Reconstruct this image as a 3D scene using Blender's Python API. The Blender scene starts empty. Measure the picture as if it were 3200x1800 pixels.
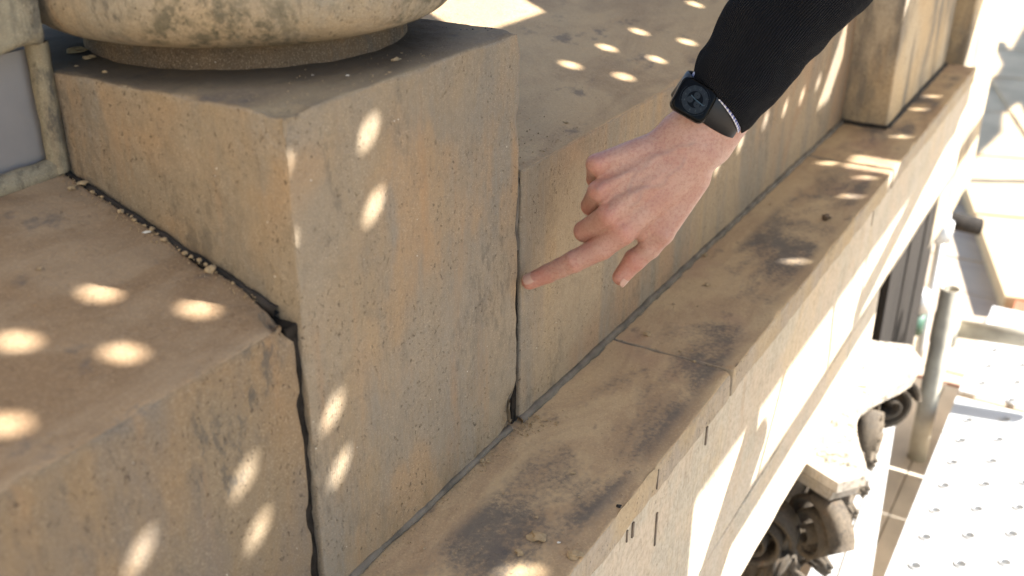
import bpy, math, random
import numpy as np
from mathutils import Vector, noise
from mathutils.geometry import tessellate_polygon

R = math.radians
scene = bpy.context.scene
col = scene.collection

# ------------------------------------------------------------------ camera, sky, sun, exposure
cam_d = bpy.data.cameras.new('camera')
cam = bpy.data.objects.new('camera', cam_d); col.objects.link(cam)
from mathutils import Matrix
cr, cu, cf = Vector((0.5076, -0.8616, 0.0067)), Vector((0.3687, 0.2242, 0.9021)), Vector((0.7787, 0.4554, -0.4315))
cam.matrix_world = Matrix(((cr.x, cu.x, -cf.x, -0.5066), (cr.y, cu.y, -cf.y, -0.4713), (cr.z, cu.z, -cf.z, 0.6115), (0, 0, 0, 1)))
cam_d.sensor_width = 36.0; cam_d.lens = 36.0 * 2656.0 / 2576.0
cam_d.clip_start = 0.02; cam_d.clip_end = 200
cam_d.dof.use_dof = True; cam_d.dof.focus_distance = 1.02; cam_d.dof.aperture_fstop = 5.8
scene.camera = cam

SA, SB = 0.97, 1.2                     # sun travels along (-SA, SB, -1)
world = bpy.data.worlds.new('World'); scene.world = world; world.use_nodes = True
wn = world.node_tree.nodes; wl = world.node_tree.links
sky = wn.new('ShaderNodeTexSky'); sky.sky_type = 'NISHITA'; sky.sun_disc = False
sky.sun_elevation = math.atan2(1, math.hypot(SA, SB)); sky.sun_rotation = math.atan2(SA, -SB)
sky.dust_density = 0.6; sky.altitude = 50
wl.new(sky.outputs[0], wn['Background'].inputs[0]); wn['Background'].inputs[1].default_value = 0.075
sd = bpy.data.lights.new('sun', 'SUN'); sd.energy = 5.0; sd.angle = R(0.53); sd.color = (1.0, 0.965, 0.91)
sun = bpy.data.objects.new('sun', sd); col.objects.link(sun)
sun.rotation_euler = Vector((-SA, SB, -1)).to_track_quat('-Z', 'Y').to_euler()
sun.location = (3, -4, 4)
scene.view_settings.view_transform = 'Standard'; scene.view_settings.look = 'None'
scene.view_settings.exposure = 2.22; scene.view_settings.gamma = 1.0
scene.cycles.max_bounces = 8; scene.cycles.diffuse_bounces = 5
scene.cycles.use_denoising = True

# ------------------------------------------------------------------ helpers
def tag(o, label=None, cat=None, group=None, kind=None):
    if label: o['label'] = label
    if cat: o['category'] = cat
    if group: o['group'] = group
    if kind: o['kind'] = kind
    return o

def thing(name, loc, label, cat, group=None):
    o = bpy.data.objects.new(name, None); col.objects.link(o); o.location = loc
    o.empty_display_size = 0.05
    return tag(o, label, cat, group)

def root_off(o):
    v = Vector((0, 0, 0))
    while o is not None:
        v += Vector(o.location); o = o.parent
    return v

def mobj(name, verts, faces, mat, parent=None, smooth=True, mats=None, fmat=None):
    """one mesh object; verts given in world coordinates"""
    off = root_off(parent)
    V = np.asarray(verts, dtype=float).reshape(-1, 3)
    if parent is None:
        off = Vector(V.mean(0)); 
    V = V - np.array(off)
    me = bpy.data.meshes.new(name)
    me.from_pydata(V.tolist(), [], faces if isinstance(faces, list) else faces.tolist())
    for m in (mats or [mat]): me.materials.append(m)
    if fmat is not None: me.polygons.foreach_set('material_index', fmat)
    me.polygons.foreach_set('use_smooth', [smooth] * len(me.polygons))
    me.update()
    o = bpy.data.objects.new(name, me); col.objects.link(o)
    if parent is not None: o.parent = parent
    else: o.location = off
    return o

def fbm(p, s, seed=0.0, octs=3):
    return noise.fractal(Vector((p[0] * s + seed, p[1] * s - seed * 1.7, p[2] * s + seed * .6)), 1.0, 2.0, octs)

def axis_ticks(a, b, r, step):
    L = b - a
    if L <= 4 * r: return list(np.linspace(a, b, 5))
    e = [0, .35 * r, .8 * r, 1.4 * r, 2.2 * r]
    n = max(2, int(round((L - 4.4 * r) / step)))
    mid = list(np.linspace(2.2 * r, L - 2.2 * r, n + 1))[1:-1]
    t = e + mid + [L - x for x in reversed(e)]
    return [a + x for x in t]

def stone_block(name, lo, hi, mat, parent=None, slope=0.0, r=.005, step=.006, rough=.0008, big=.0015, seed=0., chips=(), erode=1.0):
    """worn block of stone: rounded uneven arrises, slight waves, chips pushed in; slope tips the top up towards +y"""
    X = [axis_ticks(lo[i], hi[i], r, step) for i in range(3)]
    n = [len(x) for x in X]
    idx = {}; pts = []
    def vid(i, j, k):
        key = (i, j, k)
        if key not in idx:
            idx[key] = len(pts); pts.append((X[0][i], X[1][j], X[2][k]))
        return idx[key]
    F = []
    for j in range(n[1] - 1):
        for k in range(n[2] - 1):
            F.append((vid(0, j, k), vid(0, j, k + 1), vid(0, j + 1, k + 1), vid(0, j + 1, k)))
            m = n[0] - 1
            F.append((vid(m, j, k), vid(m, j + 1, k), vid(m, j + 1, k + 1), vid(m, j, k + 1)))
    for i in range(n[0] - 1):
        for k in range(n[2] - 1):
            F.append((vid(i, 0, k), vid(i + 1, 0, k), vid(i + 1, 0, k + 1), vid(i, 0, k + 1)))
            m = n[1] - 1
            F.append((vid(i, m, k), vid(i, m, k + 1), vid(i + 1, m, k + 1), vid(i + 1, m, k)))
    for i in range(n[0] - 1):
        for j in range(n[1] - 1):
            F.append((vid(i, j, 0), vid(i, j + 1, 0), vid(i + 1, j + 1, 0), vid(i + 1, j, 0)))
            m = n[2] - 1
            F.append((vid(i, j, m), vid(i + 1, j, m), vid(i + 1, j + 1, m), vid(i, j + 1, m)))
    P = np.array(pts); lo_ = np.array(lo); hi_ = np.array(hi); out = np.empty_like(P)
    for q in range(len(P)):
        p = P[q]
        e = 0.55 + erode * max(0.0, fbm(p, 22, seed, 3)) * 1.6
        rr = min(r * e, r * 2.1)
        c = np.minimum(np.maximum(p, lo_ + rr), hi_ - rr)
        d = p - c; L = math.sqrt(d @ d)
        if L < 1e-9: out[q] = p; continue
        d = d / L
        v = c + d * rr
        v = v + d * (big * fbm(p, 5, seed + 3, 2) + rough * fbm(p, 55, seed + 9, 3))
        for (cc, cr_, dep) in chips:
            w = p - np.array(cc); l2 = (w @ w) / (cr_ * cr_)
            if l2 < 1: v = v - d * dep * (1 - l2) * (1 + .5 * fbm(p, 90, seed, 2))
        if slope and hi_[2] > lo_[2]:
            v[2] += slope * (v[1] - lo_[1]) * (v[2] - lo_[2]) / (hi_[2] - lo_[2])
        out[q] = v
    return mobj(name, out, F, mat, parent)

def box(name, lo, hi, mat, parent=None, bev=0.0, rot=None, piv=None):
    import bmesh
    bm = bmesh.new()
    lo = Vector(lo); hi = Vector(hi)
    bmesh.ops.create_cube(bm, size=1)
    for v in bm.verts:
        v.co = Vector([(lo[i] + hi[i]) / 2 + v.co[i] * (hi[i] - lo[i]) for i in range(3)])
    if bev: bmesh.ops.bevel(bm, geom=bm.edges[:], offset=bev, segments=2, affect='EDGES', profile=.6)
    if rot is not None:
        bmesh.ops.rotate(bm, verts=bm.verts, cent=piv or (lo + hi) / 2, matrix=rot)
    V = [v.co[:] for v in bm.verts]; bm.verts.index_update()
    F = [[v.index for v in f.verts] for f in bm.faces]; bm.free()
    return mobj(name, V, F, mat, parent, smooth=False)

def tube_geo(p0, p1, r0, r1=None, n=20, cap=True, hollow=0.0):
    p0 = np.array(p0, float); p1 = np.array(p1, float); r1 = r0 if r1 is None else r1
    d = p1 - p0; d /= np.linalg.norm(d)
    a = np.cross(d, [0, 0, 1.]) if abs(d[2]) < .9 else np.cross(d, [1., 0, 0]); a /= np.linalg.norm(a); b = np.cross(d, a)
    V = []; F = []
    rings = [(p0, r0), (p1, r1)]
    if hollow: rings += [(p1, r1 - hollow), (p1 - d * .12, r1 - hollow)]
    for (p, r) in rings:
        for i in range(n):
            t = 2 * math.pi * i / n
            V.append(p + a * r * math.cos(t) + b * r * math.sin(t))
    for k in range(len(rings) - 1):
        for i in range(n):
            j = (i + 1) % n
            F.append((k * n + i, k * n + j, (k + 1) * n + j, (k + 1) * n + i))
    F.append(tuple(range(n - 1, -1, -1))); m = (len(rings) - 1) * n
    F.append(tuple(m + i for i in range(n)))
    return V, F

def tube(name, p0, p1, r0, mat, parent=None, r1=None, n=20, hollow=0.0):
    V, F = tube_geo(p0, p1, r0, r1, n, True, hollow)
    o = mobj(name, V, F, mat, parent)
    o.data.polygons[len(F) - 1].use_smooth = False; o.data.polygons[len(F) - 2].use_smooth = False
    return o

def lathe(name, prof, cx, cy, mat, parent=None, n=96, wob=0.0, seed=0.):
    V = []; F = []
    for (r, z) in prof:
        for i in range(n):
            t = 2 * math.pi * i / n
            p = (cx + r * math.cos(t), cy + r * math.sin(t), z)
            w = wob * fbm(p, 18, seed, 3)
            V.append((cx + (r + w) * math.cos(t), cy + (r + w) * math.sin(t), z + w * .3))
    for k in range(len(prof) - 1):
        for i in range(n):
            j = (i + 1) % n
            F.append((k * n + i, k * n + j, (k + 1) * n + j, (k + 1) * n + i))
    return mobj(name, V, F, mat, parent)

# ------------------------------------------------------------------ materials
class NT:
    def __init__(s, name):
        s.m = bpy.data.materials.new(name); s.m.use_nodes = True
        s.t = s.m.node_tree; s.b = s.t.nodes['Principled BSDF']
        s.tc = s.t.nodes.new('ShaderNodeTexCoord')
        s.src = s.tc.outputs['Object']
    def n(s, ty, **kw):
        o = s.t.nodes.new(ty)
        for k, v in kw.items(): setattr(o, k, v)
        return o
    def L(s, a, b): s.t.links.new(a, b)
    def vec(s, scale=(1, 1, 1), loc=(0, 0, 0), src=None):
        m = s.n('ShaderNodeMapping'); m.inputs['Scale'].default_value = scale; m.inputs['Location'].default_value = loc
        s.L(src or s.src, m.inputs[0]); return m.outputs[0]
    def noise(s, scale, detail=4, rough=.55, st=(1, 1, 1), loc=(0, 0, 0), dist=0, src=None):
        o = s.n('ShaderNodeTexNoise'); o.inputs['Scale'].default_value = scale; o.inputs['Detail'].default_value = detail
        o.inputs['Roughness'].default_value = rough; o.inputs['Distortion'].default_value = dist
        s.L(s.vec(st, loc, src), o.inputs['Vector']); return o.outputs['Fac']
    def ramp(s, fac, a, b, lo=0.0, hi=1.0):
        o = s.n('ShaderNodeMapRange'); o.interpolation_type = 'SMOOTHSTEP'
        s.L(fac, o.inputs[0]); o.inputs[1].default_value = a; o.inputs[2].default_value = b
        o.inputs[3].default_value = lo; o.inputs[4].default_value = hi; return o.outputs[0]
    def math(s, op, a, b=None, c=None):
        o = s.n('ShaderNodeMath', operation=op)
        for i, v in enumerate((a, b, c)):
            if v is None: continue
            if isinstance(v, (int, float)): o.inputs[i].default_value = v
            else: s.L(v, o.inputs[i])
        return o.outputs[0]
    def mix(s, fac, a, b, mode='MIX'):
        o = s.n('ShaderNodeMix', data_type='RGBA', blend_type=mode)
        for i, v in ((0, fac), (6, a), (7, b)):
            if isinstance(v, (int, float)): o.inputs[i].default_value = v
            elif isinstance(v, tuple): o.inputs[i].default_value = (*v, 1) if len(v) == 3 else v
            else: s.L(v, o.inputs[i])
        return o.outputs[2]
    def bump(s, h, strength, dist, prev=None):
        o = s.n('ShaderNodeBump'); o.inputs['Strength'].default_value = strength; o.inputs['Distance'].default_value = dist
        s.L(h, o.inputs['Height'])
        if prev is not None: s.L(prev, o.inputs['Normal'])
        return o.outputs[0]
    def done(s, color=None, rough=.85, normal=None, spec=.3):
        if color is not None:
            if isinstance(color, tuple): s.b.inputs['Base Color'].default_value = (*color, 1)
            else: s.L(color, s.b.inputs['Base Color'])
        if isinstance(rough, (int, float)): s.b.inputs['Roughness'].default_value = rough
        else: s.L(rough, s.b.inputs['Roughness'])
        s.b.inputs['Specular IOR Level'].default_value = spec
        if normal is not None: s.L(normal, s.b.inputs['Normal'])
        return s.m

def stone(name, c1=(.25, .20, .14), c2=(.30, .205, .12), c3=(.215, .185, .145), soot=.5, speck=1.0, tool=0.0, dirt_top=0.0,
          top_c=(.30, .20, .12), top_c2=None, streak=(1, 1, .35), seed=0.0, bumpk=1.0, low_dirt=None, soot_band=None, ring=None, mold=0.0):
    s = NT(name); lo = (seed, seed * .7, -seed)
    big = s.noise(4.5, 3, .55, loc=lo, dist=.4); med = s.noise(14, 5, .6, st=streak, loc=lo)
    c = s.mix(s.ramp(big, .42, .58), c1, c2)
    c = s.mix(s.ramp(med, .44, .62), c, c3)
    c = s.mix(s.ramp(s.noise(9, 5, .65, st=streak, loc=(seed, 11, 2), dist=.5), .5, .68, 0, .5), c, tuple(min(1, x * k) for x, k in zip(c1, (1.12, 1.0, .8))))
    c = s.mix(s.ramp(s.noise(20, 5, .7, loc=(2, seed, 12), dist=.5), .54, .70, 0, .4), c, tuple(x * k for x, k in zip(c3, (.74, .70, .66))))
    fine = s.noise(160, 4, .7, loc=lo)
    c = s.mix(s.ramp(fine, .35, .7, 0, .30), c, (.16, .12, .08))
    grain = s.noise(900, 2, .6)
    c = s.mix(s.ramp(grain, .5, .75, 0, .35), c, (.56, .45, .31))
    fl_ = s.noise(420, 3, .6, st=(1, 1, .035), loc=lo)
    c = s.mix(s.math('MULTIPLY', s.ramp(fl_, .5, .68, 0, .30), s.ramp(med, .35, .6)), c, (.17, .13, .09))
    # faint rusty stains drawn out downwards
    st = s.noise(16, 5, .6, st=(2.2, 2.2, .28), loc=(3 + seed, 1, 2))
    c = s.mix(s.ramp(st, .56, .76, 0, .28), c, (.33, .175, .075))
    # soot mottling: patches made of small dark flecks
    patch = s.noise(7, 4, .6, st=(1, 1, .5), loc=(seed, 5, 1), dist=.8); fl = s.noise(70, 5, .75, st=(1.4, 1.4, .55), loc=lo)
    so = s.math('MULTIPLY', s.ramp(patch, .50, .64), s.ramp(fl, .47, .62))
    c = s.mix(s.math('MULTIPLY', so, soot), c, (.085, .075, .062))
    if mold:
        mo = s.math('MULTIPLY', s.ramp(s.noise(11, 4, .6, loc=(seed, 21, 3), dist=.6), .46, .62), s.ramp(s.noise(75, 5, .75, loc=(4, seed, 9)), .42, .6))
        c = s.mix(s.math('MULTIPLY', mo, mold), c, (.075, .068, .045))
    pitm = s.math('MULTIPLY', s.ramp(s.noise(330, 3, .6, st=(1, 1, .75), loc=(9, seed, 2), dist=.8), .615, .67), s.ramp(s.noise(24, 3, .6, loc=(9, seed, 2)), .38, .56))
    pit2 = s.math('MULTIPLY', s.ramp(s.noise(150, 4, .7, st=(1, 1, .8), loc=(2, seed, 12), dist=.6), .69, .72), s.ramp(s.noise(13, 3, .6, loc=(5, seed, 2)), .45, .55))
    pitm = s.math('MAXIMUM', pitm, pit2)
    c = s.mix(s.math('MULTIPLY', pitm, .8 * speck), c, (.07, .05, .035))
    squig = s.math('MULTIPLY', s.ramp(s.math('ABSOLUTE', s.math('SUBTRACT', s.noise(60, 3, .6, loc=(seed, 2, 4), dist=1.2), .5)), .0, .012, 1, 0), s.ramp(s.noise(22, 3, .6, loc=(1, seed, 6)), .58, .66))
    c = s.mix(s.math('MULTIPLY', squig, .5 * speck), c, (.09, .065, .045))
    vo2 = s.n('ShaderNodeTexVoronoi'); vo2.inputs['Scale'].default_value = 75
    s.L(s.vec((1, 1, 1), (seed + 4, 2, 7)), vo2.inputs['Vector'])
    c = s.mix(s.math('MULTIPLY', s.ramp(vo2.outputs['Distance'], .035, .06, .8, 0), s.ramp(s.noise(30, 2, .5, loc=(1, 7, seed)), .54, .58)), c, (.62, .58, .5))
    height = s.math('ADD', s.math('MULTIPLY', fine, .8), s.math('MULTIPLY', grain, .25))
    height = s.math('SUBTRACT', height, s.math('MULTIPLY', pitm, .8))
    if tool:
        w = s.n('ShaderNodeTexWave'); w.wave_type = 'BANDS'; w.bands_direction = 'X'
        w.inputs['Scale'].default_value = 150; w.inputs['Distortion'].default_value = 1.2; w.inputs['Detail'].default_value = 2; w.inputs['Detail Scale'].default_value = 1.5
        s.L(s.vec((1, 1, .04)), w.inputs['Vector'])
        tm = s.math('MULTIPLY', w.outputs['Fac'], s.ramp(s.noise(9, 3, .6, loc=(2, 4, seed)), .35, .6))
        height = s.math('ADD', height, s.math('MULTIPLY', tm, tool * .35))
        c = s.mix(s.math('MULTIPLY', tm, .12 * tool), c, (.18, .13, .09))
    if low_dirt:
        sep = s.n('ShaderNodeSeparateXYZ'); s.L(s.src, sep.inputs[0])
        ld = s.math('MULTIPLY', s.ramp(s.math('ADD', sep.outputs[2], s.math('MULTIPLY', patch, .12)), low_dirt[0], low_dirt[1], 1, 0), s.ramp(s.noise(30, 5, .7, st=(1.5, 1.5, .4)), .38, .62))
        c = s.mix(s.math('MULTIPLY', ld, .7), c, (.15, .105, .05))
    if dirt_top:
        geo = s.n('ShaderNodeNewGeometry'); sp = s.n('ShaderNodeSeparateXYZ'); s.L(geo.outputs['True Normal'], sp.inputs[0])
        up = s.ramp(s.math('ADD', sp.outputs[2], s.math('MULTIPLY', s.math('SUBTRACT', fine, .5), .5)), .55, .8)
        tn = s.noise(11, 6, .65, st=(.45, 1, 1), loc=(seed, 3, 0), dist=.6)
        tc = s.mix(s.ramp(tn, .38, .62), top_c, top_c2 or tuple(x * .62 for x in top_c))
        tc = s.mix(s.ramp(s.noise(420, 3, .7), .45, .7, 0, .25), tc, tuple(min(1, x * 1.55) for x in top_c))
        blot = s.math('MULTIPLY', s.ramp(s.noise(26, 4, .6, st=(.7, 1, 1), loc=(4, seed, 1)), .6, .72), .6)
        tc = s.mix(blot, tc, (.10, .09, .085))
        if soot_band:
            sp2 = s.n('ShaderNodeSeparateXYZ'); s.L(s.src, sp2.inputs[0])
            yb = s.math('MULTIPLY', s.ramp(sp2.outputs[1], soot_band[0], soot_band[0] + .02), s.ramp(sp2.outputs[1], soot_band[1] - .02, soot_band[1], 1, 0))
            sb = s.math('MULTIPLY', yb, s.ramp(s.math('ADD', s.math('MULTIPLY', s.noise(7, 4, .6, st=(.8, 1.3, 1), loc=(seed, 8, 0), dist=.4), .72), s.math('MULTIPLY', s.noise(210, 5, .8), .30)),   .465, .61))
            tc = s.mix(s.math('MULTIPLY', sb, .80), tc, (.10, .096, .092))
            tc = s.mix(s.ramp(s.noise(5, 3, .6, loc=(seed + 3, 1, 0)), .55, .7, 0, .5), tc, (.38, .24, .16))
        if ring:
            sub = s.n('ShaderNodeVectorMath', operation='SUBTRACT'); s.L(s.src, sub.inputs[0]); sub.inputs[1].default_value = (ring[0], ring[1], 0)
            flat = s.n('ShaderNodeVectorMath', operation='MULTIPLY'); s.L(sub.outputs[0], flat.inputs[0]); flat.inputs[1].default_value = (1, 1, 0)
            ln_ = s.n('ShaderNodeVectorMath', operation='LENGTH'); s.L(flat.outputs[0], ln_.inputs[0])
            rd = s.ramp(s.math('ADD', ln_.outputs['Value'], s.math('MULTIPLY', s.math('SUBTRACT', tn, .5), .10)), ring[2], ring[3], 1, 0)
            tc = s.mix(s.math('MULTIPLY', rd, .85), tc, (.045, .038, .032))  # contact shade mixed with dirt, painted as a dark disc around the column
        c = s.mix(s.math('MULTIPLY', up, dirt_top), c, tc)
    nrm = s.bump(height, .8 * bumpk, .0012)
    nrm = s.bump(s.noise(45, 4, .6, loc=lo), .35 * bumpk, .003, nrm)
    return s.done(c, .9, nrm, .2)

def plain(name, colr, rough=.6, metal=0.0, var=.25, scale=20, bump=.2, spec=.3, dark=None):
    s = NT(name)
    c = s.mix(s.ramp(s.noise(scale, 5, .6), .3, .7, 0, 1), colr, dark or tuple(x * (1 - var) for x in colr))
    s.b.inputs['Metallic'].default_value = metal
    return s.done(c, rough, s.bump(s.noise(scale * 12, 4, .6), bump, .001), spec)

M = {}
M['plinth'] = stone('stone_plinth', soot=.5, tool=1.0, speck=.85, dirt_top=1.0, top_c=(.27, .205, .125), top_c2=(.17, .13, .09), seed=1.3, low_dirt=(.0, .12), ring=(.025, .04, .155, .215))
M['left'] = stone('stone_left', c1=(.185, .14, .09), c2=(.205, .14, .08), c3=(.155, .125, .095), soot=.8, dirt_top=1.0, top_c=(.31, .22, .135), top_c2=(.235, .152, .085), seed=4.1)
M['right'] = stone('stone_right', c1=(.29, .225, .15), c2=(.28, .19, .12), soot=.35, tool=.6, dirt_top=1.0, top_c=(.44, .31, .175), top_c2=(.33, .225, .13), seed=7.7, streak=(1, 1, .15))
M['ledge'] = stone('stone_ledge', c1=(.40, .33, .245), c2=(.40, .31, .20), c3=(.36, .30, .235), streak=(1, 1, .8), soot=.2, dirt_top=1.0, top_c=(.52, .375, .215), top_c2=(.40, .275, .16), seed=2.2, soot_band=(-.152, -.03))
M['frieze'] = stone('stone_frieze', c1=(.54, .465, .37), c2=(.54, .445, .34), c3=(.50, .44, .35), streak=(1, 1, .8), soot=.1, speck=.4, seed=6.2)
M['torus'] = stone('stone_torus', c1=(.29, .24, .17), c2=(.30, .225, .14), c3=(.25, .215, .16), soot=.9, mold=.8, speck=.7, seed=9.4, streak=(1, 1, .8))
M['fillet_stone'] = stone('stone_fillet', c1=(.12, .082, .05), c2=(.15, .09, .045), c3=(.065, .05, .038), soot=.9, seed=3.4)  # dark brown foot, with the shade under the torus put into the colour
M['pillar'] = stone('stone_pillar', c1=(.48, .39, .27), c2=(.48, .36, .22), soot=.3, seed=5.5, low_dirt=(-.2, .0))
M['bouncepier'] = plain('bounce_pier', (.62, .54, .42), .9, var=.1)
M['capital'] = stone('stone_capital', c1=(.55, .50, .43), c2=(.55, .48, .40), c3=(.45, .40, .34), soot=1.0, mold=.95, seed=8.8, dirt_top=.0)
M['carved'] = stone('stone_carved_shade', c1=(.065, .052, .04), c2=(.085, .068, .05), c3=(.035, .03, .026), soot=.9, seed=2.8)  # scroll stone darkened, shade below the abacus painted into its colour
M['greywall'] = plain('grey_render', (.27, .25, .235), .8, var=.18, scale=7, bump=.3)
M['cream'] = stone('cream_mortar', c1=(.27, .235, .16), c2=(.25, .21, .135), c3=(.2, .18, .13), soot=.8, seed=1.1, speck=.4)
M['mortar'] = plain('dark_mortar', (.055, .045, .037), .95, var=.6, scale=60, bump=.8)
M['greymortar'] = plain('grey_mortar', (.185, .155, .12), .95, var=.5, scale=45, bump=.8)
M['crumb'] = plain('crumb', (.45, .33, .19), .95, var=.3, scale=90, bump=.6)
M['crackdark'] = plain('crack_dirt', (.040, .033, .027), .98, var=.6, scale=80, bump=.8, spec=.05)
M['slot'] = plain('slot', (.19, .15, .115), .95, var=.5, scale=60)
M['lump'] = plain('lump', (.16, .11, .07), .95, var=.4, scale=60, bump=.6)
M['whitechip'] = plain('white_chip', (.72, .68, .6), .9, var=.15, scale=90)
M['black'] = plain('black_bead', (.012, .011, .012), .35, var=.2, scale=50)
M['steel'] = plain('galvanised_steel', (.55, .55, .54), .45, metal=.35, var=.25, scale=9, bump=.25, spec=.5)
M['oldsteel'] = plain('weathered_tube', (.46, .42, .34), .7, var=.35, scale=14, bump=.4)
M['paleplank'] = plain('pale_plank', (.80, .71, .59), .85, var=.3, scale=4, bump=.4)
M['deckmetal'] = plain('deck_metal', (.55, .55, .54), .55, metal=.1, var=.12, scale=6, bump=.2)
M['wood'] = plain('scaffold_wood', (.62, .46, .28), .8, var=.25, scale=5, bump=.5)
M['woodend'] = plain('red_board_end', (.42, .15, .08), .8, var=.3, scale=25, bump=.5)
M['green'] = plain('green_coupler', (.05, .12, .08), .5, var=.3)
M['yellow'] = plain('yellow_coupler', (.45, .42, .08), .5, var=.3)
M['darkboard'] = None
def darkboard():
    s = NT('shade_dark_board')
    g = s.noise(9, 5, .7, st=(9, 9, .5)); c = s.mix(s.ramp(g, .35, .65), (.009, .007, .0055), (.024, .019, .015))  # board brown taken near black, shade included in the colour
    return s.done(c, .9, s.bump(g, .8, .004), .2)
M['darkboard'] = darkboard()
def floorboards():
    s = NT('floor_boards')
    c = s.mix(s.ramp(s.noise(3, 5, .6, st=(2.5, .6, 1)), .35, .68), (.50, .40, .29), (.40, .31, .23))
    return s.done(c, .85, s.bump(s.noise(60, 4, .6, st=(3, .3, 1)), .4, .002))
M['floor'] = floorboards()
def paving():
    s = NT('paving_ground')
    b = s.n('ShaderNodeTexBrick'); b.inputs['Scale'].default_value = 1.2; b.inputs['Mortar Size'].default_value = .012
    b.inputs['Color1'].default_value = (.42, .36, .29, 1); b.inputs['Color2'].default_value = (.36, .31, .25, 1); b.inputs['Mortar'].default_value = (.2, .17, .14, 1)
    s.L(s.src, b.inputs['Vector'])
    c = s.mix(s.ramp(s.noise(2, 5, .6), .35, .7, 0, .4), b.outputs[0], (.28, .24, .2))
    return s.done(c, .9, s.bump(s.noise(30, 4, .6), .3, .01))
M['paving'] = paving()

# ------------------------------------------------------------------ ground
g = mobj('ground', [(-60, -60, -3.4), (60, -60, -3.4), (60, 60, -3.4), (-60, 60, -3.4)], [(0, 1, 2, 3)], M['paving']); tag(g, kind='structure')

# ------------------------------------------------------------------ cornice: ledge slabs + fascia
cornice = thing('stone_cornice', (0, 0, -.27), 'long weathered sandstone ledge with sooty top running below the walls to the right', 'cornice')
def slab(x0, x1, seed, chips=()):
    return stone_block('ledge_slab', (x0, -.1576, -.036), (x1, .10, .0), M['ledge'], cornice, r=.004, step=.011, rough=.0012, big=.001, seed=seed, erode=1.6, chips=chips)
slab(-1.2, .5365, 11, chips=(((.30, -.1576, 0), .022, .004), ((.245, -.1576, 0), .018, .003), ((.38, -.158, -.01), .012, .005)))
slab(.5400, 1.3605, 12.3, chips=(((.56, -.158, 0), .012, .004),))
slab(1.3665, 2.245, 13.9)
stone_block('ledge_body', (-1.2, -.1545, -.2685), (2.243, .10, -.0375), M['frieze'], cornice, r=.003, step=.03, rough=.0005, seed=15)
# short dark slots of open joint on the front face
for (x, z0, z1, w) in ((.273, -.040, -.058, .0036), (.259, -.040, -.054, .0022), (.336, -.070, -.112, .0030), (.322, -.006, -.030, .0014), (.472, -.040, -.064, .0036), (1.248, -.04, -.066, .005)):
    b = box('joint_slot', (x - w / 2, -.1583 if z1 > -.04 else -.1556, z1), (x + w / 2, -.1500, z0), M['slot'], cornice)

frieze = thing('frieze_block', (.3, 0, -.42), 'smooth pale stone band hanging below the ledge above the carved capital', 'stone block')
stone_block('frieze_face', (-1.2, -.1540, -.420), (1.066, .10, -.2715), M['frieze'], frieze, r=.003, step=.03, rough=.0005, seed=3)
stone_block('frieze_face', (1.069, -.1540, -.420), (1.236, .10, -.2715), M['frieze'], frieze, r=.003, step=.03, rough=.0005, seed=4)
stone_block('frieze_face', (1.239, -.1540, -.420), (1.452, .10, -.2715), M['frieze'], frieze, r=.003, step=.03, rough=.0005, seed=5)

lower = thing('lower_wall', (0, .1, -3.4), 'stone wall face in shade far below the ledge', 'wall')
stone_block('wall_face', (-1.2, .0, -3.4), (2.9, .35, -.43), M['frieze'], lower, r=.01, step=.2, seed=6)

# boards under the ledge on the right, shade painted into their dark colour
db = thing('dark_board_screen', (2.05, -.1, -.86), 'weathered brown boards coloured darker for shade, hanging under the far part of the ledge', 'board')
for k in range(6):
    x0 = 1.74 + k * .104
    box('board', (x0, -.125 + .003 * (k % 2), -.90 + .01 * (k % 3)), (x0 + .101, -.10 + .003 * (k % 2), -.272), M['darkboard'], db, bev=.002)
box('rail', (1.74, -.099, -.8), (2.36, -.07, -.75), M['darkboard'], db)
for (x, z) in ((1.93, -.70), (1.965, -.77), (2.02, -.745), (2.14, -.80), (1.90, -.80)):  # pale discs standing in for small light spots on the boards
    V, F = tube_geo((x, -.126, z), (x, -.129, z), .008, n=10); mobj('light_spot_disc', V, F, M['steel'], db)

# ------------------------------------------------------------------ low walls either side of the pedestal
SL = .31
lw = thing('low_wall', (-.4, .11, 0), 'brown stone low wall with sloping top left of the pedestal', 'wall')
stone_block('wall_block', (-1.0, .0005, -.002), (-.0070, .30, .2643), M['left'], lw, slope=SL, r=.008, step=.006, rough=.0007, big=.0012, seed=21,
            chips=(((-.012, .006, .262), .017, .012), ((-.0075, .03, .27), .02, .004), ((-.0075, .0, .19), .012, .003), ((-.0075, 0, .09), .015, .003), ((-.055, 0, .225), .005, .004)))
rw = thing('low_wall', (1.0, .2, 0), 'long stone low wall with sloping top right of the pedestal, behind the pointing hand', 'wall')
stone_block('wall_block', (.3172, .0, .003), (1.64, .75, .2805), M['right'], rw, slope=SL, r=.004, step=.012, rough=.0007, big=.0015, seed=31)

# joints -------------------------------------------------------------
def ribbon(name, path, w, mat, parent, seed=0., amp=.0008, up=(0, 0, 1)):
    """rough bead of mortar along a path: path of points, w half width"""
    V = []; F = []; n = 7
    for i, p in enumerate(path):
        p = np.array(p, float); q = np.array(path[min(i + 1, len(path) - 1)], float) - np.array(path[max(i - 1, 0)], float)
        q /= np.linalg.norm(q); a = np.cross(q, [.3, -.9, .3]); a /= np.linalg.norm(a); b = np.cross(q, a)
        for k in range(n):
            t = 2 * math.pi * k / n; ww = w * (1 + amp * 440 * fbm(p + [k, 0, 0], 40, seed, 3))
            V.append(p + a * ww * math.cos(t) + b * ww * math.sin(t))
    for i in range(len(path) - 1):
        for k in range(n):
            j = (k + 1) % n; F.append((i * n + k, i * n + j, (i + 1) * n + j, (i + 1) * n + k))
    return mobj(name, V, F, mat, parent)
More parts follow.
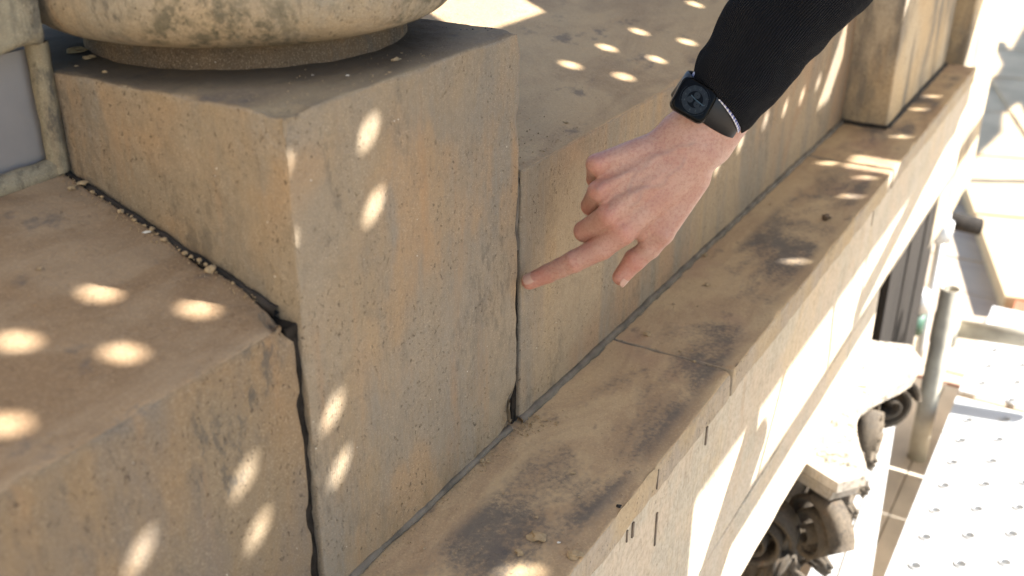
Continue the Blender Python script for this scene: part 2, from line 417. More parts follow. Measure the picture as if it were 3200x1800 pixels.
# dark filling deep in the gap left of the pedestal
stone_block('joint_filling', (-.012, .0055, -.002), (.002, .23, .258), M['crackdark'], lw, r=.002, step=.005, rough=.0022, big=.002, seed=77)
zt = lambda y: .2643 + SL * y
ribbon('joint_mortar', [(-.0035, y, zt(y) - .0055 + .0022 * fbm((0, y, 0), 60, 4)) for y in np.linspace(.02, .232, 70)], .0042, M['mortar'], lw, 5)
# right hand crack
stone_block('joint_filling', (.3090, .0045, -.002), (.3190, .3, .272), M['crackdark'], rw, r=.002, step=.005, rough=.0018, big=.0015, seed=78)
ribbon('joint_mortar', [(.3132, .0055 + .002 * fbm((1, 0, z), 50, 4), z) for z in np.linspace(.20, .278, 30)], .0034, M['greymortar'], rw, 2)
# grey bead where the walls stand on the ledge
ribbon('bed_mortar', [(x, -.0005 + .0012 * fbm((x, 0, 0), 30, 1), .0015 + .0008 * fbm((x, 3, 0), 30, 1)) for x in np.linspace(.316, 1.60, 260)], .0056, M['greymortar'], rw, 3)

# ------------------------------------------------------------------ pedestal
ped = thing('pedestal_block', (.155, .16, 0), 'big square sandstone block under the round column base, cracked joints both sides', 'stone block')
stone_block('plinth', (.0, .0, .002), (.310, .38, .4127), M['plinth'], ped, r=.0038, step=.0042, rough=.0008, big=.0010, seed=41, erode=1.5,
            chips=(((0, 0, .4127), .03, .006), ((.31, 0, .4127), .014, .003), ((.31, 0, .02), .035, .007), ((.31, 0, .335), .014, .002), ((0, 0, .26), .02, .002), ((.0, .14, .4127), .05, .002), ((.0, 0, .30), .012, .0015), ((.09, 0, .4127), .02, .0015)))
ribbon('bed_mortar', [(x, .0005 + .001 * fbm((x, 0, 0), 30, 1), .0025) for x in np.linspace(.004, .298, 120)], .0040, M['greymortar'], ped, 9)

cb = thing('column_base', (.18, .199, .413), 'round bulging stone column base resting on the pedestal block', 'column')
CX, CY = .1804, .1988
lathe('fillet', [(.138, .405), (.1365, .424), (.1335, .4275), (.1345, .4300), (.134, .436)], CX, CY, M['fillet_stone'], cb, wob=.0014)
prof = [(.138, .434)]
for k in range(33):
    t = R(-125 + 250 * k / 32); prof.append((.1452 + .0398 * math.cos(t), .4667 + .0339 * math.sin(t)))
prof.append((.12, .4955))
lathe('torus', prof, CX, CY, M['torus'], cb, n=160, wob=.0016, seed=2)
lathe('scotia', [(.128, .497), (.138, .500), (.138, .510), (.128, .512), (.119, .522), (.117, .535), (.124, .548), (.133, .552), (.133, .562), (.146, .566), (.152, .58), (.146, .594), (.128, .6), (.120, .62), (.118, 1.1)], CX, CY, M['torus'], cb, wob=.001, seed=5)

# ------------------------------------------------------------------ far pillar, pier
pil = thing('pillar_block', (1.9, .1, 0), 'tall warm stone pillar standing on the far end of the ledge', 'pillar')
stone_block('pillar_shaft', (1.606, -.0875, .002), (2.226, .6, .75), M['pillar'], pil, r=.006, step=.03, seed=51)
ribbon('bed_mortar', [(1.606, y, .002) for y in np.linspace(-.088, .0, 14)] + [(x, -.0885, .002) for x in np.linspace(1.607, 2.226, 50)], .0055, M['mortar'], pil, 3)
pier = thing('stone_pier', (2.6, 0, -3.4), 'pale stone pier beyond the end of the ledge, behind the pillar', 'pillar')
stone_block('pier_shaft', (2.262, -.128, -.5), (2.9, .6, .85), M['pillar'], pier, r=.008, step=.06, seed=52)

pr2 = thing('stone_pier', (-1.5, 0, -3.4), 'unseen pale pier added left of the grey panel to bounce sunlight', 'pillar')  # added bounce surface, throws sunlight onto the pedestal's left face
stone_block('pier_shaft', (-1.75, -.55, -.5), (-1.15, .6, 1.9), M['bouncepier'], pr2, r=.01, step=.1, seed=54)

# ------------------------------------------------------------------ grey panel and stones at the left
gw = thing('grey_panel', (-.3, .25, .33), 'smooth grey wall panel framed by cream mortar at the left edge', 'wall')
V = []; F = []
box('panel', (-1.0, .240, .30), (-.006, .30, .4300), M['greywall'], gw)
def bead(name, path, w, seed, mat=M['cream'], parent=gw):
    return ribbon(name, path, w, mat, parent, seed, amp=.0003)
bead('mortar_fillet', [(-.0085, .2315, z) for z in np.linspace(.335, .436, 30)], .0085, 1)
bead('mortar_fillet', [(x, .2335, .3375 + .0015 * fbm((x, 0, 0), 20, 1)) for x in np.linspace(-.5, -.008, 60)], .0095, 2)
us = thing('upper_stone', (-.3, .25, .43), 'pale stone edge above the grey panel at the top left corner', 'stone block')
stone_block('stone_course', (-1.0, .212, .436), (-.012, .40, .62), M['cream'], us, r=.008, step=.02, seed=61, erode=1.6)

# ------------------------------------------------------------------ scaffold deck overhead, its perforations let the sun through
ZD = 1.0
def uvp(u, v, z=ZD): return (u + SA * z, v - SB * z, z)
top = thing('overhead_deck', uvp(.5, .4), 'perforated steel scaffold deck above the ledge', 'scaffold deck')
holes = [(-.322, .386), (-.390, .381), (-.444, .445), (-.479, .373),
         (.294, .472), (.396, .474), (.504, .479), (.713, .487), (.351, .402), (.454, .404), (.564, .408),
         (-.376, .455), (-.281, .456), (-.222, .385),
         (-.141, .207), (-.086, .141), (-.236, .205), (-.179, .143), (-.330, .204),
         (.658, .156), (.759, .150), (.845, .159), (.948, .166), (1.058, .159), (1.16, .157), (1.25, .16),
         (.112, -.118), (.880, -.123), (1.188, -.124), (1.295, -.122), (1.573, -.123), (1.788, -.113), (1.906, -.115), (1.339, -.045)]
hole_r = .0135
rects = [(1.335, 1.412, -.178, -.075), (1.315, 1.395, .095, .285), (1.315, 1.395, .30, .40)]
def sheet(name, outer, inner, z, mat, parent, th=.003):
    polys = [[Vector((x, y, 0)) for x, y in outer]] + [[Vector((x, y, 0)) for x, y in h] for h in inner]
    tri = tessellate_polygon(polys)
    flat = [p for pl in polys for p in pl]; n = len(flat)
    V = [(p.x, p.y, z) for p in flat] + [(p.x, p.y, z - th) for p in flat]
    F = []
    for t in tri:
        a, b, c_ = t
        nz = (flat[b] - flat[a]).cross(flat[c_] - flat[a]).z
        if nz < 0: a, c_ = c_, a
        F.append((a, b, c_)); F.append((c_ + n, b + n, a + n))
    k = 0
    for pl in polys:
        m = len(pl)
        for i in range(m):
            j = (i + 1) % m; F.append((k + i, k + j, k + j + n, k + i + n))
        k += m
    return mobj(name, V, F, mat, parent, smooth=False)
def uvsheet(name, u0, u1, v0, v1, hs=(), rs=()):
    outer = [uvp(u, v)[:2] for u, v in ((u0, v0), (u1, v0), (u1, v1), (u0, v1))]
    inner = []
    for (u, v) in hs:
        c_ = uvp(u, v); hl = math.hypot(SA, SB); ax_, ay_ = -SA / hl, SB / hl; r1_, r2_ = .0185, .0100   # oblong punched slots
        inner.append([(c_[0] + ax_ * r1_ * math.cos(t) - ay_ * r2_ * math.sin(t), c_[1] + ay_ * r1_ * math.cos(t) + ax_ * r2_ * math.sin(t)) for t in np.linspace(0, 2 * math.pi, 24, endpoint=False)])
    for (a, b, c_, d) in rs:
        inner.append([uvp(u, v)[:2] for u, v in ((a, c_), (b, c_), (b, d), (a, d))])
    o = sheet(name, outer, inner, ZD, M['steel'], top)
    return o
U0, U1 = -.62, 2.25
bands = [(-.314, -.2105), (-.209, .041), (.0425, .291), (.2925, .541)]
for (v0, v1) in bands:
    hs = [h for h in holes if v0 + .012 < h[1] < v1 - .012 and not any(a - .02 < h[0] < b + .02 and c_ - .02 < h[1] < d + .02 for a, b, c_, d in rects)]
    rs = [r_ for r_ in rects if v0 < r_[2] and r_[3] < v1]
    uvsheet('deck_board', U0, U1, v0, v1, hs, rs)
    for vv in (v0 + .003, v1 - .003):
        p = uvp(0, vv); box('deck_flange', (U0 + SA * ZD, p[1] - .001, ZD + .0005), (U1 + SA * ZD, p[1] + .001, ZD + .010), M['steel'], top)
uvsheet('deck_board', U0, .20, .5425, .79); uvsheet('deck_board', .385, U1, .5425, .79)
uvsheet('deck_board', .20, .385, .5425, .613)
uvsheet('deck_board', U0, U1, .7915, 1.04)

# scaffold tubes outside that throw the bars of shadow on the frieze
def shadow_pos(x, z, y): t = (y * -1 - .158) / SB; return (x + SA * t, y, z + t)
sc_r = thing('scaffold_rail', shadow_pos(1.2, -.28, -.92), 'horizontal steel scaffold tube outside the ledge', 'scaffold tube')
tube('tube', shadow_pos(.62, -.285, -.92), shadow_pos(3.2, -.285, -.92), .025, M['steel'], sc_r)
sc_b = thing('scaffold_brace', shadow_pos(1.6, -.15, -.96), 'sloping steel scaffold tube outside the ledge', 'scaffold tube')
tube('tube', shadow_pos(1.25, -.225, -.96), shadow_pos(2.3, -.045, -.96), .025, M['steel'], sc_b)
sc_t = thing('scaffold_transom', shadow_pos(.6, -.26, -.92), 'crosswise steel scaffold tube outside the ledge', 'scaffold tube')
p = shadow_pos(.562, -.25, -.92)
tube('tube', (p[0], -1.45, p[2]), (p[0], -.80, p[2]), .033, M['steel'], sc_t)
p2 = shadow_pos(.645, -.255, -.92)
tube('tube', (p2[0], -1.5, p2[2]), (p2[0], -.84, p2[2]), .033, M['steel'], sc_t)
for i, (x0, z0, x1, z1) in enumerate(((.625, -.24, .675, -.12), (.72, -.26, .80, -.12), (1.263, -.30, 1.263, -.12), (1.08, -.30, 1.045, -.12))):
    t = thing('wire_tie', shadow_pos(x0, z0, -.92), ['thin steel rod', 'leaning thin steel rod', 'upright thin steel rod', 'second upright thin rod'][i] + ' hanging between the scaffold tubes', 'rod')
    tube('rod', shadow_pos(x0, z0, -.92), shadow_pos(x1, z1, -.92), .0065, M['steel'], t, n=8)
pp_ = thing('shade_panel', (.8, -.975, .12), 'unseen plywood sheet added outside the scaffold to shade the frieze', 'board')
box('sheet', (.50, -.985, .10), (.45 + .67 - .005, -.97, .56), M['wood'], pp_)  # added sheet out of view, its edge casts the shade border on the frieze

# ------------------------------------------------------------------ lower scaffold platforms at the right
def holepoly(x, y, r=.0112, n=10): return [(x + r * math.cos(t), y + r * math.sin(t)) for t in np.linspace(0, 2 * math.pi, n, endpoint=False)]
low = thing('scaffold_platform', (1.9, -.7, -.88), 'sunlit white steel scaffold platform with rows of holes at lower right', 'scaffold deck')
ZL = -.83
def lowboard(x0, x1, y0, y1, first_off):
    hs = []
    rows = [-.326, -.405, -.483, -.561, -.639, -.717, -.795, -.873, -.951]
    for k, y in enumerate(rows):
        if not (y1 < y - .012 and y + .012 < y0): continue
        x = 1.3857 + (.0535 if k % 2 else 0) - 3 * .1065
        while x < x1 - .012:
            if x > x0 + .012: hs.append((x, y))
            x += .1065
    sheet('deck_board', [(x0, y1), (x1, y1), (x1, y0), (x0, y0)], [holepoly(*h) for h in hs], ZL, M['deckmetal'], low, th=.004)
    for (x, y) in hs[:140]:
        V = []; F = []; n = 10
        for rr, zz in ((.0155, ZL + .0004), (.0125, ZL + .0035), (.0108, ZL + .0035), (.0108, ZL - .03)):
            for t in np.linspace(0, 2 * math.pi, n, endpoint=False): V.append((x + rr * math.cos(t), y + rr * math.sin(t), zz))
        for q in range(3):
            for i in range(n): F.append((q * n + i, q * n + (i + 1) % n, (q + 1) * n + (i + 1) % n, (q + 1) * n + i))
        rims.append((V, F))
    box('deck_flange', (x0, y0 - .002, ZL - .06), (x1, y0 - .0002, ZL - .0045), M['deckmetal'], low)
rims = []
for (x0, x1) in ((1.10, 1.932), (1.938, 2.135), (2.170, 2.755)):
    for (y0, y1) in ((-.279, -.598), (-.602, -.92)):
        lowboard(x0, x1, y0, y1, 0)
VV = []; FF = []
for V, F in rims:
    b = len(VV); VV += V; FF += [tuple(i + b for i in f) for f in F]
tag(mobj('hole_rims', VV, FF, M['deckmetal'], low), kind='stuff')
near = thing('plank_platform', (-.5, -.7, -.9), 'unseen plank platform below the pedestal, made dark to cut bounced light', 'platform')  # dark colour chosen so little light bounces up to the front faces
for k in range(3):
    box('plank', (-2.2, -.279 - .22 * k - .216, ZL - .045), (1.08, -.279 - .22 * k, ZL - .002 * k), M['darkboard'], near, bev=.003)
box('cross_bearer', (2.137, -.92, ZL - .05), (2.168, -.279, ZL - .012), M['wood'], low)

# timber platform further on
wp = thing('timber_platform', (5, -1, -1.25), 'large sunlit timber platform with pale boards beyond the steel deck', 'platform')
ZW = -1.2
ex = Vector((5.671 - 3.71, .293 + .26, 0)).normalized(); ey = Vector((ex.y, -ex.x, 0))
org = Vector((3.71, -.26, ZW))
for k in range(12):
    a0 = k * .93; a1 = a0 + .90
    P = [org + ex * a0, org + ex * a1, org + ex * a1 + ey * 4.5, org + ex * a0 + ey * 4.5]
    dn = Vector((0, 0, -.14))
    V = [p + Vector((0, 0, .002 * (k % 3))) for p in P] + [p + dn for p in P]
    F = [(3, 2, 1, 0), (4, 5, 6, 7), (0, 1, 5, 4), (1, 2, 6, 5), (2, 3, 7, 6), (3, 0, 4, 7)]
    mobj('board', V, F, M['wood'], wp, smooth=False)
box('end_board', (3.60, -.85, ZW - .10), (3.70, -.30, ZW - .004), M['woodend'], wp)

fl = mobj('lower_floor', [(-1, -3, -1.33), (14, -3, -1.33), (14, 6, -1.33), (-1, 6, -1.33)], [(0, 1, 2, 3)], M['floor'])
tag(fl, kind='structure')
fb = thing('plank_floor', (4, -.5, -1.74), 'tan plank floor of the level below, seen between ledge and platform', 'floor')
random.seed(3)
for k in range(34):
    x0 = .6 + k * .36
    box('plank', (x0, -2.5, -1.325), (x0 + .350, 5, -1.28 + random.random() * .006), M['floor'], fb)

# long lit battens between the wall and the platform
bt = thing('timber_batten', (1.4, -.2, -.86), 'long narrow pale batten in sun between carved capital and steel platform', 'board')
V = [(1.00, -.150, -.83), (2.06, -.128, -.83), (2.04, -.142, -.83), (1.00, -.212, -.83)]
V += [(x, y, -.86) for x, y, z in V]
F = [(3, 2, 1, 0), (4, 5, 6, 7), (0, 1, 5, 4), (1, 2, 6, 5), (2, 3, 7, 6), (3, 0, 4, 7)]
mobj('batten', V, F, M['deckmetal'], bt, smooth=False)
V = [(1.00, -.218, -.835), (2.02, -.147, -.835), (2.00, -.158, -.835), (1.00, -.300, -.835)]
V += [(x, y, -.86) for x, y, z in V]
mobj('batten', V, F, M['deckmetal'], bt, smooth=False)

# scaffold poles
sp1 = thing('scaffold_pole', (1.97, -.228, -1.75), 'short upright scaffold pole with open top beside the steel platform', 'scaffold pole')
tube('pole', (2.06, -.222, -1.28), (2.068, -.2185, -.505), 0.0245, M['oldsteel'], sp1, hollow=.004)
sh = thing('shaded_plank', (1.7, -.2, -1.02), 'tan plank in shade between the batten and the white steel platform, rusty red far end', 'board')
for (y0, y1) in ((-.30, -.215), (-.212, -.13)):
    box('plank', (.6, y0, -1.045), (2.50, y1, -1.0), M['paleplank'], sh, bev=.002)
    box('end_band', (2.501, y0, -1.045), (2.515, y1, -.998), M['woodend'], sh)
lg = thing('scaffold_ledger', (2.2, -.3, -.64), 'short horizontal scaffold tube fixed beside the open topped pole', 'scaffold tube')
tube('tube', (2.172, -.205, -.66), (2.26, -.62, -.66), .024, M['oldsteel'], lg)
V, F = tube_geo((2.16, -.215, -.70), (2.16, -.215, -.62), .033, n=16); mobj('coupler', V, F, M['oldsteel'], lg)
sp2 = thing('scaffold_pole', (3.4, -.02, -1.75), 'thin upright scaffold pole in the gap beyond the dark boards', 'scaffold pole')
tube('pole', (2.45, -.13, -1.45), (2.80, -.09, -.43), .015, M['steel'], sp2)
for (x, y, z, m) in ((2.78, -.058, -.44, 'yellow'), (2.753, -.07, -.53, 'steel'), (2.70, -.09, -.60, 'steel'), (2.577, -.075, -.86, 'green'), (2.585, -.08, -.79, 'steel')):
    V, F = tube_geo((x, y, z - .03), (x, y, z + .03), .04, n=14); mobj('coupler', V, F, M[m], sp2)
sp3 = thing('scaffold_ledger', (3.0, -.2, -1.0), 'dark horizontal scaffold tube crossing behind the thin pole', 'scaffold tube')
tube('tube', (3.10, .05, -.705), (3.19, -.16, -.745), .03, M['darkboard'], sp3)
far = thing('far_shadow_boards', (8, -1.9, .4), 'unseen boards added beyond the ledge, cut to shade the timber platform', 'scaffold deck')
sheet('board', [(x + 1.552, y - 1.92) for x, y in ((10.4, .40), (9.4, .36), (7.5, .31), (6.9, .36), (6.40, .34), (5.4, .20), (5.34, .17), (6.0, .11), (6.44, .16), (7.0, .07), (10.4, .1))][::-1], [], .4, M['wood'], far, th=.03)  # added shadow caster, outline follows the shade patch on the timber platform
for i, (xa, ya, xb, yb) in enumerate(((5.0, .20, 5.6, -.9), (6.9, .45, 7.9, -.9), (4.6, -.5, 8.6, .45))):
    ft = thing('shadow_tube', (xa + 1.164, ya - 1.44, 0), ['nearest', 'middle', 'long slanting'][i] + ' steel tube added out of view to cast shadow on the timber platform', 'scaffold tube')  # added tubes, there to throw shadow bars across the boards below
    tube('tube', (xa + 1.164, ya - 1.44, 0), (xb + 1.164, yb - 1.44, 0), .03, M['steel'], ft)
cab = thing('cable', (5, -.2, -1.1), 'thin dark cable lying across the timber platform', 'cable')
ribbon('cable_run', [(8.2 - t * 2.6 , .54 - .70 * t + .02 * math.sin(t * 5), -1.186) for t in np.linspace(0, 1, 20)], .006, M['wood'], cab)

# ------------------------------------------------------------------ carved capital below the frieze
cap = thing('corinthian_capital', (1.28, -.1, -.9), 'carved pilaster capital with curved white top slab and scrolls painted dark as shade under the ledge', 'capital')
def abacus():
    zt_, zb = -.424, -.475
    out = [(1.03, .0), (1.03, -.150), (1.000, -.215), (1.045, -.250)]
    for t in np.linspace(0, 1, 22)[1:-1]:
        x = 1.06 + .40 * t; out.append((x, -.250 + .062 * math.sin(math.pi * t)))
    out += [(1.49, -.256), (1.555, -.215), (1.535, -.150), (1.535, .0)]
    n = len(out); V = []
    for (sx, z) in ((1, zt_), (1.0, zt_ - .02), (.965, zt_ - .028), (.94, zb)):
        V += [(1.28 + (x - 1.28) * sx, y * sx if y < -.01 else y, z) for x, y in out]
    F = [tuple(range(n - 1, -1, -1)), tuple(3 * n + i for i in range(n))]
    for k in range(3):
        for i in range(n):
            j = (i + 1) % n; F.append((k * n + i, k * n + j, (k + 1) * n + j, (k + 1) * n + i))
    return mobj('abacus', V, F, M['capital'], cap, smooth=False)
abacus()
# bell
bell = []
for (hw, y, z) in ((.20, -.17, -.476), (.17, -.13, -.56), (.15, -.11, -.70), (.15, -.10, -.95)):
    bell.append([(1.28 - hw, .0, z), (1.28 - hw, y * .8, z), (1.28 - hw * .7, y, z), (1.28 + hw * .7, y, z), (1.28 + hw, y * .8, z), (1.28 + hw, .0, z)])
V = [p for r_ in bell for p in r_]; F = []
for k in range(3):
    for i in range(5): F.append((k * 6 + i, k * 6 + i + 1, k * 6 + 7 + i, k * 6 + 6 + i))
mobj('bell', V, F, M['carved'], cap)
def volute(cx, cy, cz, ax, Rv=.062, wdt=.05):
    """scroll: a band wound as a spiral, axis direction ax (unit, horizontal)"""
    ax = Vector(ax).normalized(); up = Vector((0, 0, 1)); side = ax.cross(up)
    V = []; F = []; N = 60
    for i in range(N):
        t = i / (N - 1); a = t * 2.4 * 2 * math.pi; r = Rv * (1 - t) ** .9 + .008
        th = .010 * (1 - t * .4)
        for (rr, w) in ((r, -wdt / 2), (r, wdt / 2), (r - th, wdt / 2 - .005), (r - th, -wdt / 2 + .005)):
            p = Vector((cx, cy, cz)) + side * rr * math.cos(a) + up * rr * math.sin(a) + ax * (w + t * .012 * (1 if w > 0 else -1))
            V.append(p)
    for i in range(N - 1):
        for k in range(4):
            j = (k + 1) % 4; F.append((i * 4 + k, i * 4 + j, (i + 1) * 4 + j, (i + 1) * 4 + k))
    F.append((0, 1, 2, 3)); m = (N - 1) * 4; F.append((m + 3, m + 2, m + 1, m))
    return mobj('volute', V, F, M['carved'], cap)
volute(1.03, -.19, -.545, (1, -.9, 0)); volute(1.52, -.19, -.545, (1, .9, 0)); volute(1.20, -.185, -.545, (0, 1, 0), .05); volute(1.36, -.185, -.545, (0, 1, 0), .05)
volute(.985, -.10, -.56, (1, .1, 0), .06, .06)
def leaf(cx, cy, z0, h, w, out, seed, lean=(0, -1)):
    V = []; F = []; nu, nv = 13, 12
    lx, ly = lean
    for j in range(nv):
        t = j / (nv - 1)
        ww = w * (math.sin(math.pi * min(1, .25 + t * .75)) ** .6) * (1 + .22 * math.sin(t * 26))
        o_ = out * (t ** 2.2); zz = z0 + h * (t if t < .82 else .82 + (.82 - t) * .9)
        for i in range(nu):
            s_ = -1 + 2 * i / (nu - 1)
            cup = .25 * w * (1 - s_ * s_) + .006 * math.sin(s_ * 12)
            x = cx + s_ * ww * (-ly) + lx * (o_ + cup); y = cy + s_ * ww * lx + ly * (o_ + cup)
            V.append((x, y, zz - .02 * abs(s_) * t + .004 * fbm((x, y, zz), 40, seed)))
    for j in range(nv - 1):
        for i in range(nu - 1): F.append((j * nu + i, j * nu + i + 1, (j + 1) * nu + i + 1, (j + 1) * nu + i))
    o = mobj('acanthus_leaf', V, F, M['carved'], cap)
    m = o.modifiers.new('thick', 'SOLIDIFY'); m.thickness = .008
    return o
for k in range(4): leaf(1.14 + k * .095, -.105, -.84, .20, .045, .085, k)
for k in range(3): leaf(1.19 + k * .095, -.115, -.74, .20, .045, .085, k + 7)
for k in range(3): leaf(1.115, -.10 + .06 * k - .02, -.84 + .03 * k, .24, .045, .075, k + 12, lean=(-1, 0))
leaf(1.09, -.125, -.72, .2, .045, .09, 33, lean=(-.75, -.66)); leaf(1.47, -.125, -.72, .2, .045, .09, 35, lean=(.75, -.66))

# ------------------------------------------------------------------ loose bits
random.seed(11)
def pebble(name, c, s, seed, mat, parent=None, flat=.6, rotz=0.):
    import bmesh
    bm = bmesh.new(); bmesh.ops.create_icosphere(bm, subdivisions=2, radius=1)
    V = []
    cz, sz = math.cos(rotz), math.sin(rotz)
    for v in bm.verts:
        k = 1 + .75 * fbm(v.co, 1.5, seed, 4)
        x, y, z = v.co.x * k * s[0], v.co.y * k * s[1], v.co.z * k * s[2]
        V.append((c[0] + x * cz - y * sz, c[1] + x * sz + y * cz, c[2] + z))
    bm.verts.index_update(); F = [[v.index for v in f.verts] for f in bm.faces]; bm.free()
    if name is None: return V, F
    return mobj(name, V, F, mat, parent, smooth=False)

PEB = []; CNT = {}
ORD = ['first', 'second', 'third', 'fourth', 'fifth', 'sixth', 'seventh', 'eighth', 'ninth', 'tenth', 'eleventh', 'twelfth', 'thirteenth', 'fourteenth', 'fifteenth', 'sixteenth', 'seventeenth', 'eighteenth', 'nineteenth']
def P(x, y, z, s, m, label, grp=None, nm='stone_chip', flat=.5, asp=1.3):
    o = pebble(nm, (x, y, z + s * flat * .6), (s * asp * .82, s * .82, s * flat * .82), random.random() * 50, M[m], rotz=random.random() * 3)
    if grp:
        k = CNT.get(grp, 0); CNT[grp] = k + 1; label = label.replace('@', ORD[k])
    tag(o, label, 'chip' if nm == 'stone_chip' else 'bead', grp); PEB.append(o)

# flakes one can tell apart on the ledge
for (x, y, sz, m, label) in (
    (.1597, -.1110, .0074, 'crumb', 'large round tan stone flake on the ledge at the bottom of the picture'),
    (.1335, -.1062, .0046, 'crumb', 'smaller tan flake just below the large round flake on the ledge'),
    (.1563, -.1502, .0064, 'crumb', 'tan flake lying at the outer rim of the ledge near the bottom'),
    (.2350, -.0030, .0040, 'crumb', 'upright tan crumb against the foot of the pedestal on the ledge'),
    (.2375, -.0110, .0024, 'crumb', 'small tan crumb next to the upright crumb at the pedestal foot'),
    (.5678, -.0358, .0054, 'crumb', 'pale oval flake on the ledge just past the cracked slab joint'),
    (.8326, -.0090, .0040, 'crumb', 'tan crumb on the grey mortar line below the thumb'),
    (.7404, -.0478, .0048, 'crumb', 'pinkish tan flake in the middle of the ledge below the thumb'),
    (1.0645, -.1190, .0075, 'lump', 'dark brown lump on the far ledge in a faint light spot'),
    (.1636, -.1294, .0014, 'whitechip', 'tiny white chip near the large round flake on the ledge')):
    P(x, y, 0.0008, sz, m, label, flat=.8 if m == 'lump' else .42)
for (x, y, sz) in sorted([(.2295, -.0105, .0017), (.1850, -.0952, .0018), (.0957, -.0310, .0018), (.2634, -.0921, .0024), (.2004, -.0503, .0012), (.2323, -.1149, .0014),
                   (.3354, -.0351, .0020), (.6623, -.0314, .0020), (.6730, -.0601, .0017), (1.081, -.0233, .002)]):
    P(x, y, .0008, sz, 'crumb', '@ small tan crumb on the ledge counting away from the bottom of the picture', 'small crumbs scattered on the ledge')
for (x, y, sz) in ((.5350, -.1114, .0025), (.5586, -.0985, .0021), (.5489, -.0867, .0021), (.5390, -.06, .0015)):
    P(x, y, .0004, sz, 'crumb', '@ crumb from the outer end of the cracked joint between two ledge slabs', 'crumbs in the ledge joint')
P(.2387, -.1530, .0004, .0026, 'black', 'single shiny black bead at the outer rim of the ledge', None, 'black_bead', flat=.8, asp=1.1)
for (y, sz) in sorted([(.2064, .0033), (.1944, .0019), (.1633, .0027), (.1500, .0019), (.1342, .0024), (.1281, .0012), (.1196, .0027), (.0993, .0022), (.0938, .0018), (.0877, .0020), (.0812, .0018), (.0545, .0015), (.1546, .0012), (.1856, .0015), (.1765, .0011), (.1048, .0012), (.115, .0011), (.141, .0013)], reverse=True):
    P(-.0085 - random.random() * .003, y, zt(y), sz, 'crumb', '@ tan mortar crumb from the top of the dark crack left of the pedestal', 'crumbs along the left crack', flat=.7)
P(-.0120, .0745, zt(.0745), .0038, 'crumb', 'biggest rounded tan crumb at the lower end of the left crack', None, flat=.75)
P(-.0180, .2064, zt(.2064), .0034, 'crumb', 'flat tan crumb near the cream mortar corner at the top of the left crack', None, flat=.45, asp=1.6)
P(-.0140, .1343, zt(.1343), .0021, 'whitechip', 'small white sliver beside the left crack', None, flat=.3, asp=2.0)
P(-.1019, .1412, zt(.1412), .0018, 'crumb', 'lone tan crumb on the sloping top of the left wall', None)
for (x, y, sz, lab, asp) in ((.0498, .2634, .0050, 'long tan crumb in the dark corner behind the round column base', 2.0), (.0399, .2364, .0042, 'second tan lump in the dark corner beside the round column base', 1.5),
                        (.0174, .2237, .0018, 'tiny tan crumb on the pedestal top by the left rim', 1.2), (.0169, .1911, .0021, 'tan crumb at the left rim of the pedestal top', 1.2),
                        (.1632, .0291, .0030, 'tan crumb cluster on the dusty front of the pedestal top', 1.8), (.1855, .0388, .0011, 'very small tan grain on the dusty pedestal top', 1.2), (.1296, .0094, .0014, 'tan grain at the front rim of the pedestal top', 1.2)):
    P(x, y, .4125, sz, 'crumb', lab, None, flat=.6, asp=asp)
P(.1047, .0303, .4125, .0018, 'whitechip', 'brighter white chip on the dusty top of the pedestal', None); P(.0927, .0534, .4125, .0011, 'whitechip', 'faint white chip on the pedestal top nearer the column base', None)
for (x, y, sz) in sorted([(.2857, .0468, .0011), (.2904, .0436, .0008), (.2932, .0391, .0012), (.3013, .0305, .0011), (.2948, .0241, .0010), (.3039, .0260, .0012), (.2861, .0620, .0009), (.2842, .0650, .0008)], key=lambda q: -q[1] + q[0] * .5):
    P(x, y, .4127, sz, 'black', '@ tiny black bead from the left in the row on the pedestal top corner', 'black beads on the pedestal corner', 'black_bead', flat=.85, asp=1.0)
for (x, y, sz) in sorted([(.4527, .0260, .0028), (.3828, .0274, .0012), (.3720, .0106, .0013), (.4103, .0119, .0013), (.4104, .0088, .001), (.3331, .0082, .001), (.3735, .0079, .0014)]):
    P(x, y, .2805 + SL * y - .0003, sz, 'crumb', '@ brown crumb from the pedestal on the sloping top of the right wall', 'crumbs on the right wall')
# grit too fine to count
VV = []; FF = []
def grit(n, fn, smin_, smax_):
    for _ in range(n):
        x, y, z = fn(); sz = smin_ + (smax_ - smin_) * random.random() ** 3
        b = len(VV); pts = []
        for dx, dy, dz in ((1, 0, .2), (-.4, .9, .1), (-.6, -.8, .2), (0, 0, 1.1), (0, 0, -.5)):
            pts.append((x + dx * sz * (.7 + .6 * random.random()), y + dy * sz * (.7 + .6 * random.random()), z + dz * sz))
        VV.extend(pts); FF.extend([(b, b + 1, b + 3), (b + 1, b + 2, b + 3), (b + 2, b, b + 3), (b, b + 4, b + 1), (b + 1, b + 4, b + 2), (b + 2, b + 4, b)])
rg = random.gauss
grit(700, lambda: (random.uniform(.0, .34), -.004 - abs(rg(0, .006)), .001), .0003, .0012)
grit(120, lambda: (random.uniform(.295, .335), -.004 - abs(rg(0, .012)), .001), .0006, .0020)
grit(900, lambda: (random.uniform(-.1, .9), random.uniform(-.15, -.005), .0008), .0002, .0009)
def onleft():
    y = random.uniform(.03, .23); return (-.009 - abs(rg(0, .006)), y, zt(y))
grit(400, onleft, .0003, .0012)
grit(500, lambda: (random.uniform(.01, .30), random.uniform(.005, .07), .4127), .0002, .0009)
def onright():
    y = abs(rg(0, .05)); return (.32 + abs(rg(0, .1)), y, .2805 + SL * y)
grit(250, onright, .0003, .0012)
tag(mobj('sand_grit', VV, FF, M['crumb'], None, smooth=False), kind='stuff')

